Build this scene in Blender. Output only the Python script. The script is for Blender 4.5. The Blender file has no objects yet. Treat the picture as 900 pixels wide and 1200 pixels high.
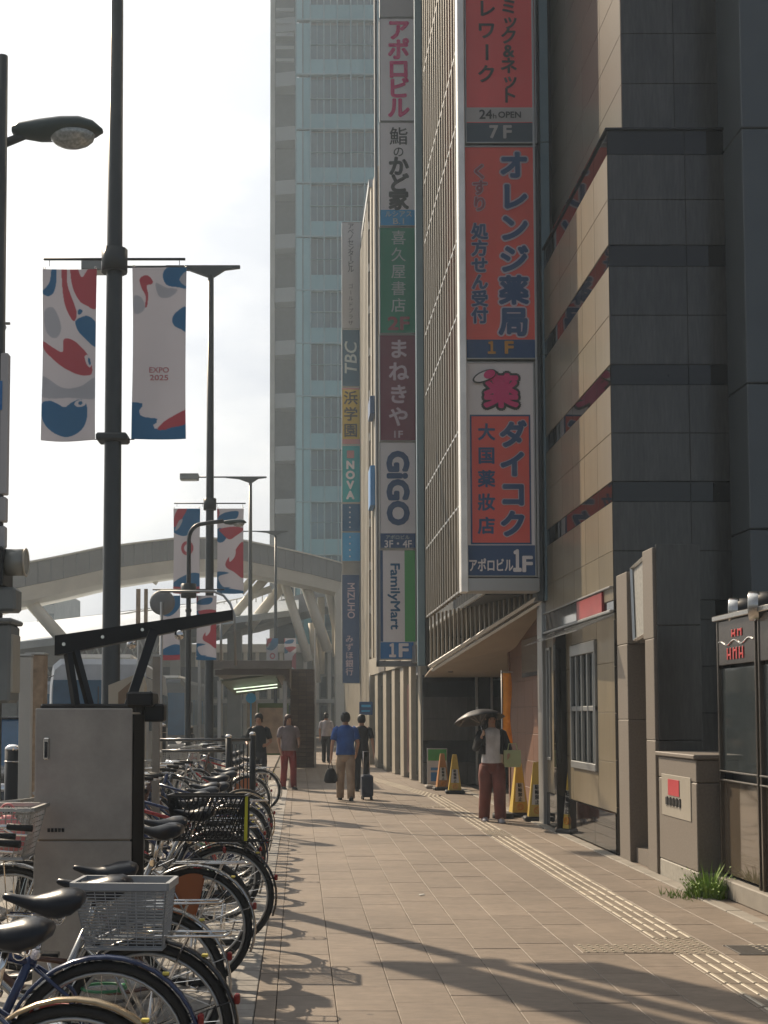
import bpy, bmesh, math, random
from mathutils import Vector, Matrix
import numpy as np
R = math.radians
random.seed(7)
SC = bpy.context.scene
COL = SC.collection

# ------------------------------------------------------------------ camera
F, HC, PITCH, CX, CY = 1500.0, 1.55, math.atan(0.06), 350.0, 748.0
cam_d = bpy.data.cameras.new("camera")
cam = bpy.data.objects.new("camera", cam_d); COL.objects.link(cam)
cam.location = (0, 0, HC); cam.rotation_euler = (R(90) + PITCH, 0, 0)
cam_d.sensor_fit = 'AUTO'; cam_d.sensor_width = 36; cam_d.lens = 36 * F / 1200
cam_d.shift_x = (450 - CX) / 1200; cam_d.shift_y = (CY - 600) / 1200
cam_d.clip_start = 0.1; cam_d.clip_end = 3000
SC.camera = cam

def at(px, py, Y):
    "where the line of sight of a photo pixel meets the plane at depth Y: (X, Z)"
    c, s = math.cos(PITCH), math.sin(PITCH); t = (CY - py) / F
    D = Y * (t * c + s) / (c - t * s)
    return ((px - CX) / F * (Y * c + D * s), HC + D)
def xz(px, py, Y): return at(px, py, Y)
def gnd(px, py):
    "ground point under a photo pixel: (X, Y)"
    c, s = math.cos(PITCH), math.sin(PITCH); t = (CY - py) / F
    Y = HC * (t * s - c) / (t * c + s)
    return ((px - CX) / F * (Y * c - HC * s), Y)

# ------------------------------------------------------------------ sun, sky, exposure
SUN_AZ, SUN_EL = 32.4, 37.5      # degrees left of straight ahead, above the horizon
sdir = Vector((-math.sin(R(SUN_AZ)) * math.cos(R(SUN_EL)), math.cos(R(SUN_AZ)) * math.cos(R(SUN_EL)), math.sin(R(SUN_EL))))
sun_d = bpy.data.lights.new("sun", 'SUN'); sun_d.energy = 5.0; sun_d.angle = R(0.6); sun_d.color = (1.0, 0.83, 0.62)
sun = bpy.data.objects.new("sun", sun_d); COL.objects.link(sun)
sun.rotation_euler = sdir.to_track_quat('Z', 'Y').to_euler(); sun.location = (-20, 30, 40)
W = bpy.data.worlds.new("World"); SC.world = W; W.use_nodes = True
nt = W.node_tree; nt.nodes.clear()
def N(t, kind, **kw):
    n = t.nodes.new(kind)
    for k, v in kw.items(): setattr(n, k, v)
    return n
sky = N(nt, 'ShaderNodeTexSky', sky_type='NISHITA', sun_disc=False)
sky.sun_elevation = R(SUN_EL); sky.sun_rotation = R(-SUN_AZ); sky.air_density = 1.0; sky.dust_density = 3.0; sky.ozone_density = 1.0
tc = N(nt, 'ShaderNodeTexCoord')
mp = N(nt, 'ShaderNodeMapping'); mp.inputs['Scale'].default_value = (2.2, 2.2, 6.0)
nt.links.new(tc.outputs['Generated'], mp.inputs[0])
nz = N(nt, 'ShaderNodeTexNoise'); nz.inputs['Scale'].default_value = 1.3; nz.inputs['Detail'].default_value = 7; nz.inputs['Roughness'].default_value = 0.55
nt.links.new(mp.outputs[0], nz.inputs['Vector'])
# brighter cloud round the sun: forward scattering
dt = N(nt, 'ShaderNodeVectorMath', operation='DOT_PRODUCT'); dt.inputs[1].default_value = sdir
nt.links.new(tc.outputs['Generated'], dt.inputs[0])
mr = N(nt, 'ShaderNodeMapRange'); mr.inputs['From Min'].default_value = 0.55; mr.inputs['From Max'].default_value = 1.0
mr.inputs['To Min'].default_value = 2.9; mr.inputs['To Max'].default_value = 15.0
nt.links.new(dt.outputs['Value'], mr.inputs[0])
cr = N(nt, 'ShaderNodeValToRGB'); cr.color_ramp.elements[0].position = 0.38; cr.color_ramp.elements[0].color = (0.68, 0.70, 0.74, 1)
cr.color_ramp.elements[1].position = 0.60; cr.color_ramp.elements[1].color = (1.0, 0.985, 0.95, 1)
nt.links.new(nz.outputs['Fac'], cr.inputs[0])
vm = N(nt, 'ShaderNodeVectorMath', operation='SCALE')
nt.links.new(cr.outputs[0], vm.inputs[0]); nt.links.new(mr.outputs[0], vm.inputs['Scale'])
mx = N(nt, 'ShaderNodeMix', data_type='RGBA')
mf = N(nt, 'ShaderNodeMapRange'); mf.inputs['From Min'].default_value = -0.3; mf.inputs['From Max'].default_value = 0.75
mf.inputs['To Min'].default_value = 0.45; mf.inputs['To Max'].default_value = 0.92
nt.links.new(dt.outputs['Value'], mf.inputs[0]); nt.links.new(mf.outputs[0], mx.inputs[0])
nt.links.new(sky.outputs[0], mx.inputs[6]); nt.links.new(vm.outputs[0], mx.inputs[7])
bg = N(nt, 'ShaderNodeBackground'); bg.inputs[1].default_value = 0.085
wo = N(nt, 'ShaderNodeOutputWorld')
nt.links.new(mx.outputs[2], bg.inputs[0]); nt.links.new(bg.outputs[0], wo.inputs[0])
SC.view_settings.view_transform = 'Standard'; SC.view_settings.look = 'None'
SC.view_settings.exposure = 0.45; SC.view_settings.gamma = 1.0
try:
    SC.cycles.max_bounces = 6; SC.cycles.volume_bounces = 0; SC.cycles.transparent_max_bounces = 12
    SC.cycles.use_denoising = True
except Exception: pass

# ------------------------------------------------------------------ materials
MATS = {}
def mat(name, col, rough=0.6, metal=0.0, var=0.12, nscale=3.0, bump=0.0, bscale=40.0, rnd=0.0, trans=0.0, emit=None, spec=0.5, stain=0.0, stretch=(1,1,1), coat=0.0, spots=False):
    if name in MATS: return MATS[name]
    m = bpy.data.materials.new(name); m.use_nodes = True; MATS[name] = m
    t = m.node_tree; b = t.nodes['Principled BSDF']
    b.inputs['Roughness'].default_value = rough; b.inputs['Metallic'].default_value = metal
    b.inputs['Specular IOR Level'].default_value = spec
    if coat: b.inputs['Coat Weight'].default_value = coat
    if trans: b.inputs['Transmission Weight'].default_value = trans
    col = (*col, 1)
    g = N(t, 'ShaderNodeNewGeometry'); mpp = N(t, 'ShaderNodeMapping'); mpp.inputs['Scale'].default_value = stretch
    t.links.new(g.outputs['Position'], mpp.inputs[0])
    n1 = N(t, 'ShaderNodeTexNoise'); n1.inputs['Scale'].default_value = nscale; n1.inputs['Detail'].default_value = 5
    t.links.new(mpp.outputs[0], n1.inputs['Vector'])
    r = N(t, 'ShaderNodeMapRange'); r.inputs['From Min'].default_value = 0.3; r.inputs['From Max'].default_value = 0.7
    r.inputs['To Min'].default_value = 1 - var; r.inputs['To Max'].default_value = 1 + var
    t.links.new(n1.outputs['Fac'], r.inputs[0])
    last = r.outputs[0]
    if stain:
        n3 = N(t, 'ShaderNodeTexNoise'); n3.inputs['Scale'].default_value = nscale * 0.23; n3.inputs['Detail'].default_value = 8; n3.inputs['Roughness'].default_value = 0.7
        t.links.new(mpp.outputs[0], n3.inputs['Vector'])
        r3 = N(t, 'ShaderNodeMapRange'); r3.inputs['From Min'].default_value = 0.42; r3.inputs['From Max'].default_value = 0.62
        r3.inputs['To Min'].default_value = 1 - stain; r3.inputs['To Max'].default_value = 1.0
        t.links.new(n3.outputs['Fac'], r3.inputs[0])
        mu = N(t, 'ShaderNodeMath', operation='MULTIPLY'); t.links.new(last, mu.inputs[0]); t.links.new(r3.outputs[0], mu.inputs[1]); last = mu.outputs[0]
    if spots:
        vo = N(t, 'ShaderNodeTexVoronoi'); vo.inputs['Scale'].default_value = 2.3; t.links.new(g.outputs['Position'], vo.inputs['Vector'])
        r4 = N(t, 'ShaderNodeMapRange'); r4.inputs['From Min'].default_value = 0.03; r4.inputs['From Max'].default_value = 0.055; r4.inputs['To Min'].default_value = 0.62
        t.links.new(vo.outputs['Distance'], r4.inputs[0])
        n5 = N(t, 'ShaderNodeTexNoise'); n5.inputs['Scale'].default_value = 0.55; n5.inputs['Detail'].default_value = 6; t.links.new(g.outputs['Position'], n5.inputs['Vector'])
        r5 = N(t, 'ShaderNodeMapRange'); r5.inputs['From Min'].default_value = 0.35; r5.inputs['From Max'].default_value = 0.65; r5.inputs['To Min'].default_value = 0.84; r5.inputs['To Max'].default_value = 1.1
        t.links.new(n5.outputs['Fac'], r5.inputs[0])
        m4 = N(t, 'ShaderNodeMath', operation='MULTIPLY'); t.links.new(r4.outputs[0], m4.inputs[0]); t.links.new(r5.outputs[0], m4.inputs[1])
        mu = N(t, 'ShaderNodeMath', operation='MULTIPLY'); t.links.new(last, mu.inputs[0]); t.links.new(m4.outputs[0], mu.inputs[1]); last = mu.outputs[0]
    if rnd:
        oi = N(t, 'ShaderNodeObjectInfo'); r2 = N(t, 'ShaderNodeMapRange')
        r2.inputs['To Min'].default_value = 1 - rnd; r2.inputs['To Max'].default_value = 1 + rnd
        t.links.new(oi.outputs['Random'], r2.inputs[0])
        mu = N(t, 'ShaderNodeMath', operation='MULTIPLY'); t.links.new(last, mu.inputs[0]); t.links.new(r2.outputs[0], mu.inputs[1]); last = mu.outputs[0]
    sc = N(t, 'ShaderNodeVectorMath', operation='SCALE'); sc.inputs[0].default_value = col[:3]
    t.links.new(last, sc.inputs['Scale']); t.links.new(sc.outputs[0], b.inputs['Base Color'])
    if bump:
        n2 = N(t, 'ShaderNodeTexNoise'); n2.inputs['Scale'].default_value = bscale; n2.inputs['Detail'].default_value = 4
        t.links.new(mpp.outputs[0], n2.inputs['Vector'])
        bp = N(t, 'ShaderNodeBump'); bp.inputs['Strength'].default_value = bump; bp.inputs['Distance'].default_value = 0.01
        t.links.new(n2.outputs['Fac'], bp.inputs['Height']); t.links.new(bp.outputs[0], b.inputs['Normal'])
    if emit:
        b.inputs['Emission Color'].default_value = (*emit[0], 1); b.inputs['Emission Strength'].default_value = emit[1]
    return m
def glass(name, col, rough=0.03, alpha=0.5):
    "see-through pane: a mix of transparent and glossy coat that looks the same to every ray"
    if name in MATS: return MATS[name]
    m = bpy.data.materials.new(name); m.use_nodes = True; MATS[name] = m
    t = m.node_tree; b = t.nodes['Principled BSDF']; b.inputs['Base Color'].default_value = (*col, 1)
    b.inputs['Roughness'].default_value = rough; b.inputs['Alpha'].default_value = alpha
    return m

# ------------------------------------------------------------------ mesh builder
class MB:
    def __init__(s): s.v = []; s.f = []; s.sm = []; s.mi = []
    def _add(s, vs, fs, smooth=False, mi=0):
        o = len(s.v); s.v += [tuple(v) for v in vs]
        for f in fs: s.f.append(tuple(o + i for i in f)); s.sm.append(smooth); s.mi.append(mi)
        return s
    def box(s, x0, x1, y0, y1, z0, z1, mi=0):
        if x0 > x1: x0, x1 = x1, x0
        if y0 > y1: y0, y1 = y1, y0
        if z0 > z1: z0, z1 = z1, z0
        v = [(x0,y0,z0),(x1,y0,z0),(x1,y1,z0),(x0,y1,z0),(x0,y0,z1),(x1,y0,z1),(x1,y1,z1),(x0,y1,z1)]
        return s._add(v, [(0,3,2,1),(4,5,6,7),(0,1,5,4),(1,2,6,5),(2,3,7,6),(3,0,4,7)], False, mi)
    def cbox(s, x0, x1, y0, y1, z0, z1, c=0.01, mi=0):
        if x0 > x1: x0, x1 = x1, x0
        if y0 > y1: y0, y1 = y1, y0
        if z0 > z1: z0, z1 = z1, z0
        c = min(c, (x1-x0)*.45, (y1-y0)*.45, (z1-z0)*.45)
        X, Y, Z = (x0, x1), (y0, y1), (z0, z1); v = []; ix = {}
        for i in (0,1):
            for j in (0,1):
                for k in (0,1):
                    sx, sy, sz = (1,-1)[i]*c, (1,-1)[j]*c, (1,-1)[k]*c
                    ix[i,j,k] = len(v)
                    v += [(X[i], Y[j]+sy, Z[k]+sz), (X[i]+sx, Y[j], Z[k]+sz), (X[i]+sx, Y[j]+sy, Z[k])]
        f = []
        for i in (0,1): f.append([ix[i,a,b] for a,b in ((0,0),(1,0),(1,1),(0,1))])
        for j in (0,1): f.append([ix[a,j,b]+1 for a,b in ((0,0),(1,0),(1,1),(0,1))])
        for k in (0,1): f.append([ix[a,b,k]+2 for a,b in ((0,0),(1,0),(1,1),(0,1))])
        for a in (0,1):
            for b in (0,1):
                f.append([ix[a,b,0], ix[a,b,1], ix[a,b,1]+1, ix[a,b,0]+1])
                f.append([ix[a,0,b], ix[a,1,b], ix[a,1,b]+2, ix[a,0,b]+2])
                f.append([ix[0,a,b]+1, ix[1,a,b]+1, ix[1,a,b]+2, ix[0,a,b]+2])
        for q in ix.values(): f.append([q, q+1, q+2])
        return s._add(v, f, False, mi)
    def tube(s, pts, r, seg=8, cap=True, mi=0, flat=1.0):
        pts = [Vector(p) for p in pts]; n = len(pts)
        rr = r if isinstance(r, (list, tuple)) else [r]*n
        vs = []; prev = None
        for i, p in enumerate(pts):
            d = (pts[min(i+1,n-1)] - pts[max(i-1,0)])
            if d.length < 1e-9: d = Vector((0,0,1))
            d.normalize()
            if prev is None:
                a = Vector((0,0,1)) if abs(d.z) < 0.9 else Vector((1,0,0))
                u = d.cross(a).normalized()
            else:
                u = (prev - d*prev.dot(d))
                u = u.normalized() if u.length > 1e-6 else d.orthogonal().normalized()
            prev = u; w = d.cross(u)
            for k in range(seg):
                a = 2*math.pi*k/seg
                vs.append(p + (u*math.cos(a) + w*math.sin(a)*flat)*rr[i])
        fs = [(i*seg+k, i*seg+(k+1)%seg, (i+1)*seg+(k+1)%seg, (i+1)*seg+k) for i in range(n-1) for k in range(seg)]
        s._add(vs, fs, seg > 5, mi)
        if cap:
            o = len(s.v) - len(vs)
            s.f += [tuple(o+k for k in range(seg))[::-1], tuple(o+(n-1)*seg+k for k in range(seg))]; s.sm += [False]*2; s.mi += [mi]*2
        return s
    def loft(s, rings, cap=True, mi=0, closed=False, smooth=True):
        "rings: lists of points, all the same length"
        n = len(rings[0]); m = len(rings); vs = [p for r_ in rings for p in r_]
        fs = [(i*n+k, i*n+(k+1)%n, ((i+1)%m)*n+(k+1)%n, ((i+1)%m)*n+k) for i in range(m if closed else m-1) for k in range(n)]
        s._add(vs, fs, smooth, mi)
        if cap and not closed:
            o = len(s.v) - len(vs)
            s.f += [tuple(o+k for k in range(n))[::-1], tuple(o+(m-1)*n+k for k in range(n))]; s.sm += [smooth]*2; s.mi += [mi]*2
        return s
    def ell(s, levels, seg=14, mi=0, cap=True):
        "levels: (cx, cy, z, rx, ry)"
        return s.loft([[(cx+rx*math.cos(2*math.pi*k/seg), cy+ry*math.sin(2*math.pi*k/seg), z) for k in range(seg)] for cx,cy,z,rx,ry in levels], cap, mi)
    def prism(s, poly, a0, a1, axis='y', mi=0, smooth=False):
        "poly in the two other axes, run from a0 to a1 along axis"
        def P(p, a):
            return {'y': (p[0], a, p[1]), 'x': (a, p[0], p[1]), 'z': (p[0], p[1], a)}[axis]
        n = len(poly); vs = [P(p, a0) for p in poly] + [P(p, a1) for p in poly]
        s._add(vs, [(k, (k+1)%n, n+(k+1)%n, n+k) for k in range(n)], smooth, mi)
        s._add(vs, [tuple(range(n))[::-1], tuple(range(n, 2*n))], False, mi); return s
    def sphere(s, c, r, seg=10, ring=7, sc=(1,1,1), mi=0):
        vs = []; rr = []
        for i in range(ring+1):
            t = math.pi*i/ring; q = max(math.sin(t), 0.02)
            rr.append([(c[0]+r*sc[0]*q*math.cos(2*math.pi*k/seg), c[1]+r*sc[1]*q*math.sin(2*math.pi*k/seg), c[2]-r*sc[2]*math.cos(t)) for k in range(seg)])
        return s.loft(rr, True, mi)
    def torus(s, c, Rr, r, seg=36, rs=8, axis='y', a0=0, a1=360, rw=None, mi=0):
        rw = rw or r; rings = []; full = abs(a1-a0) >= 360; m = seg if full else seg+1
        for i in range(m):
            a = R(a0 + (a1-a0)*i/seg); ring = []
            for k in range(rs):
                b = 2*math.pi*k/rs; q = Rr + r*math.cos(b); w = rw*math.sin(b)
                if axis == 'y': ring.append((c[0]+q*math.cos(a), c[1]+w, c[2]+q*math.sin(a)))
                elif axis == 'z': ring.append((c[0]+q*math.cos(a), c[1]+q*math.sin(a), c[2]+w))
                else: ring.append((c[0]+w, c[1]+q*math.cos(a), c[2]+q*math.sin(a)))
            rings.append(ring)
        return s.loft(rings, not full, mi, closed=full)
    def cyl(s, c, r, h, axis='z', seg=16, mi=0):
        d = {'z': Vector((0,0,h)), 'y': Vector((0,h,0)), 'x': Vector((h,0,0))}[axis]
        return s.tube([Vector(c), Vector(c)+d], r, seg, True, mi)
    def mesh(s, name, mats):
        me = bpy.data.meshes.new(name); me.from_pydata(s.v, [], s.f)
        me.polygons.foreach_set('use_smooth', s.sm); me.polygons.foreach_set('material_index', s.mi)
        for m in (mats if isinstance(mats, (list, tuple)) else [mats]): me.materials.append(m)
        bm = bmesh.new(); bm.from_mesh(me); bmesh.ops.recalc_face_normals(bm, faces=bm.faces); bm.to_mesh(me); bm.free()
        return me
    def build(s, name, mats, parent=None, loc=(0,0,0), rot=(0,0,0)):
        return inst(name, s.mesh(name, mats), parent, loc, rot)
def inst(name, me, parent=None, loc=(0,0,0), rot=(0,0,0), scale=None):
    o = bpy.data.objects.new(name, me); COL.objects.link(o)
    o.location = loc; o.rotation_euler = rot
    if scale: o.scale = scale
    if parent: o.parent = parent
    return o
def tag(o, label=None, cat=None, group=None, kind=None):
    if label: o['label'] = label
    if cat: o['category'] = cat
    if group: o['group'] = group
    if kind: o['kind'] = kind
    return o
def empty(name, loc=(0,0,0), rz=0, label=None, cat=None, group=None, kind=None, rot=None):
    o = bpy.data.objects.new(name, None); COL.objects.link(o); o.location = loc
    o.rotation_euler = rot or (0, 0, rz); o.empty_display_size = 0.2
    return tag(o, label, cat, group, kind)
def copy_tree(o, parent=None):
    c = o.copy(); COL.objects.link(c)
    if parent: c.parent = parent
    for ch in list(o.children): copy_tree(ch, c)
    return c

# ------------------------------------------------------------------ lettering (Blender's own built-in font, flat print)
_G = {}
def glyph(ch):
    k = ch
    if k in _G: return _G[k]
    cu = bpy.data.curves.new('glyph', 'FONT'); cu.body = ch; cu.size = 1.0; cu.resolution_u = 3
    cu.fill_mode = 'BOTH'; cu.extrude = 0.0
    ob = bpy.data.objects.new('glyph', cu); COL.objects.link(ob)
    me = bpy.data.meshes.new_from_object(ob)
    vs = [tuple(v.co) for v in me.vertices]; fs = [tuple(p.vertices) for p in me.polygons]
    bpy.data.objects.remove(ob); bpy.data.curves.remove(cu); bpy.data.meshes.remove(me)
    _G[k] = (vs, fs); return _G[k]
def bbox(vs):
    xs = [v[0] for v in vs]; ys = [v[1] for v in vs]
    return min(xs), min(ys), max(xs), max(ys)
def add_glyph(mb, ch, cx, cz, size, y, bold=0.0, rot=0, mi=0, em=True, w=None, squash=1.0, slant=0.0):
    "one character (em-cell centred on cx, cz) or a word (bbox centred), lying in the plane y and facing -Y; bold is a share of the size"
    vs, fs = glyph(ch)
    if not vs: return
    b = bbox(vs)
    if em:
        g = bbox(glyph('国')[0]); s = size / (g[3]-g[1]) * 0.94; ox, oy = (g[0]+g[2])/2, (g[1]+g[3])/2
        if ord(ch[0]) < 0x2000: ox, oy = (b[0]+b[2])/2, (b[1]+b[3])/2
        sx = s*squash
    else:
        s = size / (b[3]-b[1]); ox, oy = (b[0]+b[2])/2, (b[1]+b[3])/2
        sx = min(w / (b[2]-b[0]), s*1.25) if w else s*squash
    c, sn = math.cos(R(rot)), math.sin(R(rot)); offs = [(0, 0)]
    if bold:
        nd = 8 if bold < 0.06 else 14
        offs += [(bold*size*math.cos(2*math.pi*k/nd), bold*size*math.sin(2*math.pi*k/nd)) for k in range(nd)]
        if bold >= 0.06: offs += [(bold*size*.5*math.cos(2*math.pi*k/6), bold*size*.5*math.sin(2*math.pi*k/6)) for k in range(6)]
    for i, (dx, dz) in enumerate(offs):
        out = []
        for v in vs:
            q = (v[1]-oy)*s; p = (v[0]-ox)*sx + q*slant
            out.append((cx + p*c - q*sn + dx, y - 0.00025*i, cz + p*sn + q*c + dz))
        mb._add(out, fs, False, mi)
HAZE = True
# ================================================================== SURFACES
M_asph = mat('asphalt', (0.05, 0.05, 0.052), 0.85, var=0.2, nscale=8, bump=0.3, bscale=90)
M_base = mat('bedding_mortar', (0.15, 0.125, 0.10), 0.9, var=0.15)
M_slab = mat('paving_stone', (0.225, 0.178, 0.138), 0.60, var=0.12, nscale=11, bump=0.3, bscale=60, rnd=0.07, stain=0.16, stretch=(1, 2.2, 1), spots=True)
M_tact = mat('worn_tactile_tile', (0.235, 0.19, 0.145), 0.55, var=0.15, nscale=20, bump=0.2, rnd=0.12, stain=0.2)
M_pale = mat('pale_paver', (0.29, 0.27, 0.245), 0.7, var=0.12, nscale=10, bump=0.2, rnd=0.14, stain=0.2)
M_kerb = mat('kerb_concrete', (0.25, 0.225, 0.19), 0.75, var=0.12, nscale=6, bump=0.2, rnd=0.06)
M_granite_lit = mat('sunlit_buff_granite', (0.21, 0.175, 0.12), 0.28, var=0.07, nscale=30, rnd=0.06, bump=0.03, stain=0.13, stretch=(1,1,.10))  # paler, warmer copy of the granite: sunlight on the -X face put into the colour
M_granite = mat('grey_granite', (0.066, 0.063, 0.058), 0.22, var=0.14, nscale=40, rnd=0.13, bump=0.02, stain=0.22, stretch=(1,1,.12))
M_granite_up = mat('honed_grey_granite', (0.14, 0.125, 0.10), 0.28, var=0.12, nscale=40, rnd=0.05, bump=0.05)
M_polish = mat('polished_black_granite', (0.012, 0.011, 0.011), 0.04, var=0.1, nscale=40, rnd=0.05, spec=0.45)
M_dark = mat('dark_void', (0.02, 0.02, 0.022), 0.5, var=0.05)
M_steel = mat('stainless_steel', (0.55, 0.54, 0.52), 0.22, 1.0, var=0.05, nscale=30)
M_chrome = mat('chrome', (0.75, 0.74, 0.72), 0.1, 1.0, var=0.03)
M_alu = mat('dull_aluminium', (0.42, 0.42, 0.41), 0.4, 0.8, var=0.05)
M_black = mat('black_paint', (0.012, 0.012, 0.013), 0.38, var=0.1, spec=0.3)
M_rubber = mat('tyre_rubber', (0.014, 0.014, 0.014), 0.7, var=0.1, bump=0.3, bscale=200)
M_pole = mat('grey_green_pole_paint', (0.032, 0.036, 0.038), 0.4, var=0.08)
M_concrete = mat('pale_concrete', (0.34, 0.33, 0.30), 0.8, var=0.1, nscale=1.2, bump=0.1, stain=0.15)
M_white = mat('off_white_paint', (0.60, 0.58, 0.53), 0.5, var=0.07, nscale=1.5, stain=0.12)
M_glassd = mat('dark_window_glass', (0.03, 0.037, 0.04), 0.06, var=0.05, spec=0.7)

# ================================================================== GROUND
g = MB(); g.box(-900, 900, -300, 1500, -0.40, -0.30); tag(g.build('ground', M_asph), kind='structure')
g = MB(); g.box(-14, -2.5, -40, 160, -0.2, -0.13); tag(g.build('road', M_asph), kind='structure')
WX = 3.50                                    # line of the shop fronts
side = MB(); side.box(-2.3, 14, -12, 160, -0.29, -0.05)
sidewalk = tag(side.build('sidewalk', M_base), kind='structure')
# kerb stones along the road
kb = MB(); kb.cbox(-0.09, 0.09, 0, 0.99, -0.2, 0.0, 0.012); kme = kb.mesh('kerb_stone', M_kerb)
for i in range(60): inst('kerb_stone', kme, sidewalk, (-2.395, 2 + i, 0))
# slabs 0.32 x 0.6 in straight columns, cross joints staggered
SX, SL, G0 = 0.32, 0.60, -0.12
sl = MB(); sl.cbox(0.0015, SX-0.0015, 0.0015, SL-0.0015, -0.05, 0, 0.003); slme = sl.mesh('slab', M_slab)
ed = MB(); ed.cbox(0.002, 0.108, 0.002, SL-0.002, -0.05, 0, 0.003); edme = ed.mesh('edge_slab', M_slab)
cnt = 0; far = MB()
rows = []
for r_ in range(-14, 250):
    for k in range(0, 12):
        if k == 8 and r_*SL < 24.5 and r_ > -4: continue
        rows.append((r_*SL + (0.0, 0.22, 0.41)[k % 3], k))
vis = sorted([q for q in rows if 4.9 < q[0] < 60], key=lambda q: q[0]); near = set(vis[:255])
rnd = random.Random(3)
for (y, k) in rows:
    z = rnd.uniform(-0.0015, 0.0015)
    if (y, k) in near: inst('slab', slme, sidewalk, (G0 + k*SX, y, z), (rnd.uniform(-.001, .001), rnd.uniform(-.002, .002), 0))
    else: far.box(G0+k*SX+0.003, G0+(k+1)*SX-0.003, y+0.003, y+SL-0.003, -0.05, z)
for r_ in range(-14, 250): far.box(-0.228, -0.123, r_*SL+0.003, r_*SL+SL-0.003, -0.05, 0)
for r_ in range(0, 230): far.box(-2.29, -0.73, 30+r_*SL+0.003, 30+r_*SL+SL-0.003, -0.05, -0.001)
tag(far.build('slab', M_slab, sidewalk), kind='stuff')
# pale paver strip where the bicycles stand
pv = MB(); pv.cbox(0.003, 0.247, 0.003, 0.147, -0.05, 0, 0.004); pvme = pv.mesh('paver', M_pale)
restp = MB()
for i in range(-40, 170):
    for k in range(8):
        x = -0.23 - 0.25*(k+1) - 0.0; y = 5.2 + i*0.15
        if k == 7: x = -2.23
        if 0 <= i < 74 and k < 4: inst('paver', pvme, sidewalk, (x - (0.0), y, rnd.uniform(-.002, .002)))
        elif k < 8: restp.box(x+0.003, x+0.247 if k < 7 else x+0.2, y+0.003, y+0.147, -0.05, 0)
tag(restp.build('paver', M_pale, sidewalk), kind='stuff')
# tactile guide tiles in column 8 (four bars), dotted tiles where the path turns
tb = MB(); tb.cbox(0.002, SX-0.002, 0.002, 0.298, -0.05, 0.0, 0.003)
for j in range(4):
    x = 0.035 + j*0.0835; tb.cbox(x-0.011, x+0.011, 0.012, 0.288, -0.002, 0.0055, 0.004, mi=1)
M_bar = mat('worn_yellow_bar_sheen', (0.50, 0.44, 0.34), 0.4, var=0.25, nscale=30, rnd=0.1)  # worn yellow, paled further to carry the backlit sheen on the bars
tbme = tb.mesh('tactile_tile', [M_tact, M_bar])
td = MB(); td.cbox(0.002, SX-0.002, 0.002, 0.298, -0.05, 0.0, 0.003)
for a in range(5):
    for b in range(5): td.cyl((0.04+a*0.06, 0.03+b*0.06, -0.001), 0.012, 0.006, 'z', 6, mi=1)
tdme = td.mesh('dotted_tile', [M_tact, M_bar])
x8 = G0 + 8*SX
for i in range(-5, 82):
    y = i*0.30
    dot = i in (28, 29, 55, 56, 57)
    inst('dotted_tile' if dot else 'tactile_tile', tdme if dot else tbme, sidewalk, (x8, y, rnd.uniform(0, .002)))
for i in range(46):     # farther on the guide path drifts toward the road
    y = 24.6 + i*0.3; inst('tactile_tile', tbme, sidewalk, (x8 - 0.05 - 0.035*i, y, 0.004))
for (x, y) in ((1.62, 21.6), (1.94, 21.6), (2.26, 21.6), (1.85, 8.45), (3.0, 8.45), (2.16, 8.45)): inst('dotted_tile', tdme, sidewalk, (x, y, 0.004))
# pale border kerb in front of the buildings
bk = MB(); bk.cbox(0, 0.13, 0.003, 0.597, -0.05, 0.012, 0.006); bkme = bk.mesh('border_stone', M_kerb)
for i in range(-10, 50): inst('border_stone', bkme, sidewalk, (3.37 if i*0.6 > 7 else 3.42, i*0.6, 0))
# drain lid set in the paving
dl = empty('drain_cover', (3.02, 8.55, 0.004), 0, 'dark steel drain lid set in the paving by the glass display front', 'drain cover')
d = MB(); d.cbox(-0.16, 0.16, -0.15, 0.15, -0.003, 0.004, 0.003); d.build('plate', mat('cast_iron', (0.06,0.055,0.05), 0.6, 0.5, bump=.3), dl)
d = MB(); d.box(-0.17, 0.17, -0.16, -0.152, -0.003, 0.003); d.box(-0.17, 0.17, 0.152, 0.16, -0.003, 0.003); d.build('rim', M_alu, dl)
# litter
lt = MB()
lt.loft([[(0,0,0.003),(0.05,0.01,0.004),(0.05,0.03,0.012),(0,0.03,0.006)],[(0,0.0,0.006),(0.05,0.012,0.010),(0.05,0.03,0.016),(0,0.03,0.012)]], smooth=False)
lx, ly = gnd(492, 1050); tag(lt.build('paper_scrap', M_white, None, (lx, ly, 0), (0,0,.3)), 'small white paper scrap lying in the middle of the sunlit pavement', 'litter')

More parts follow.
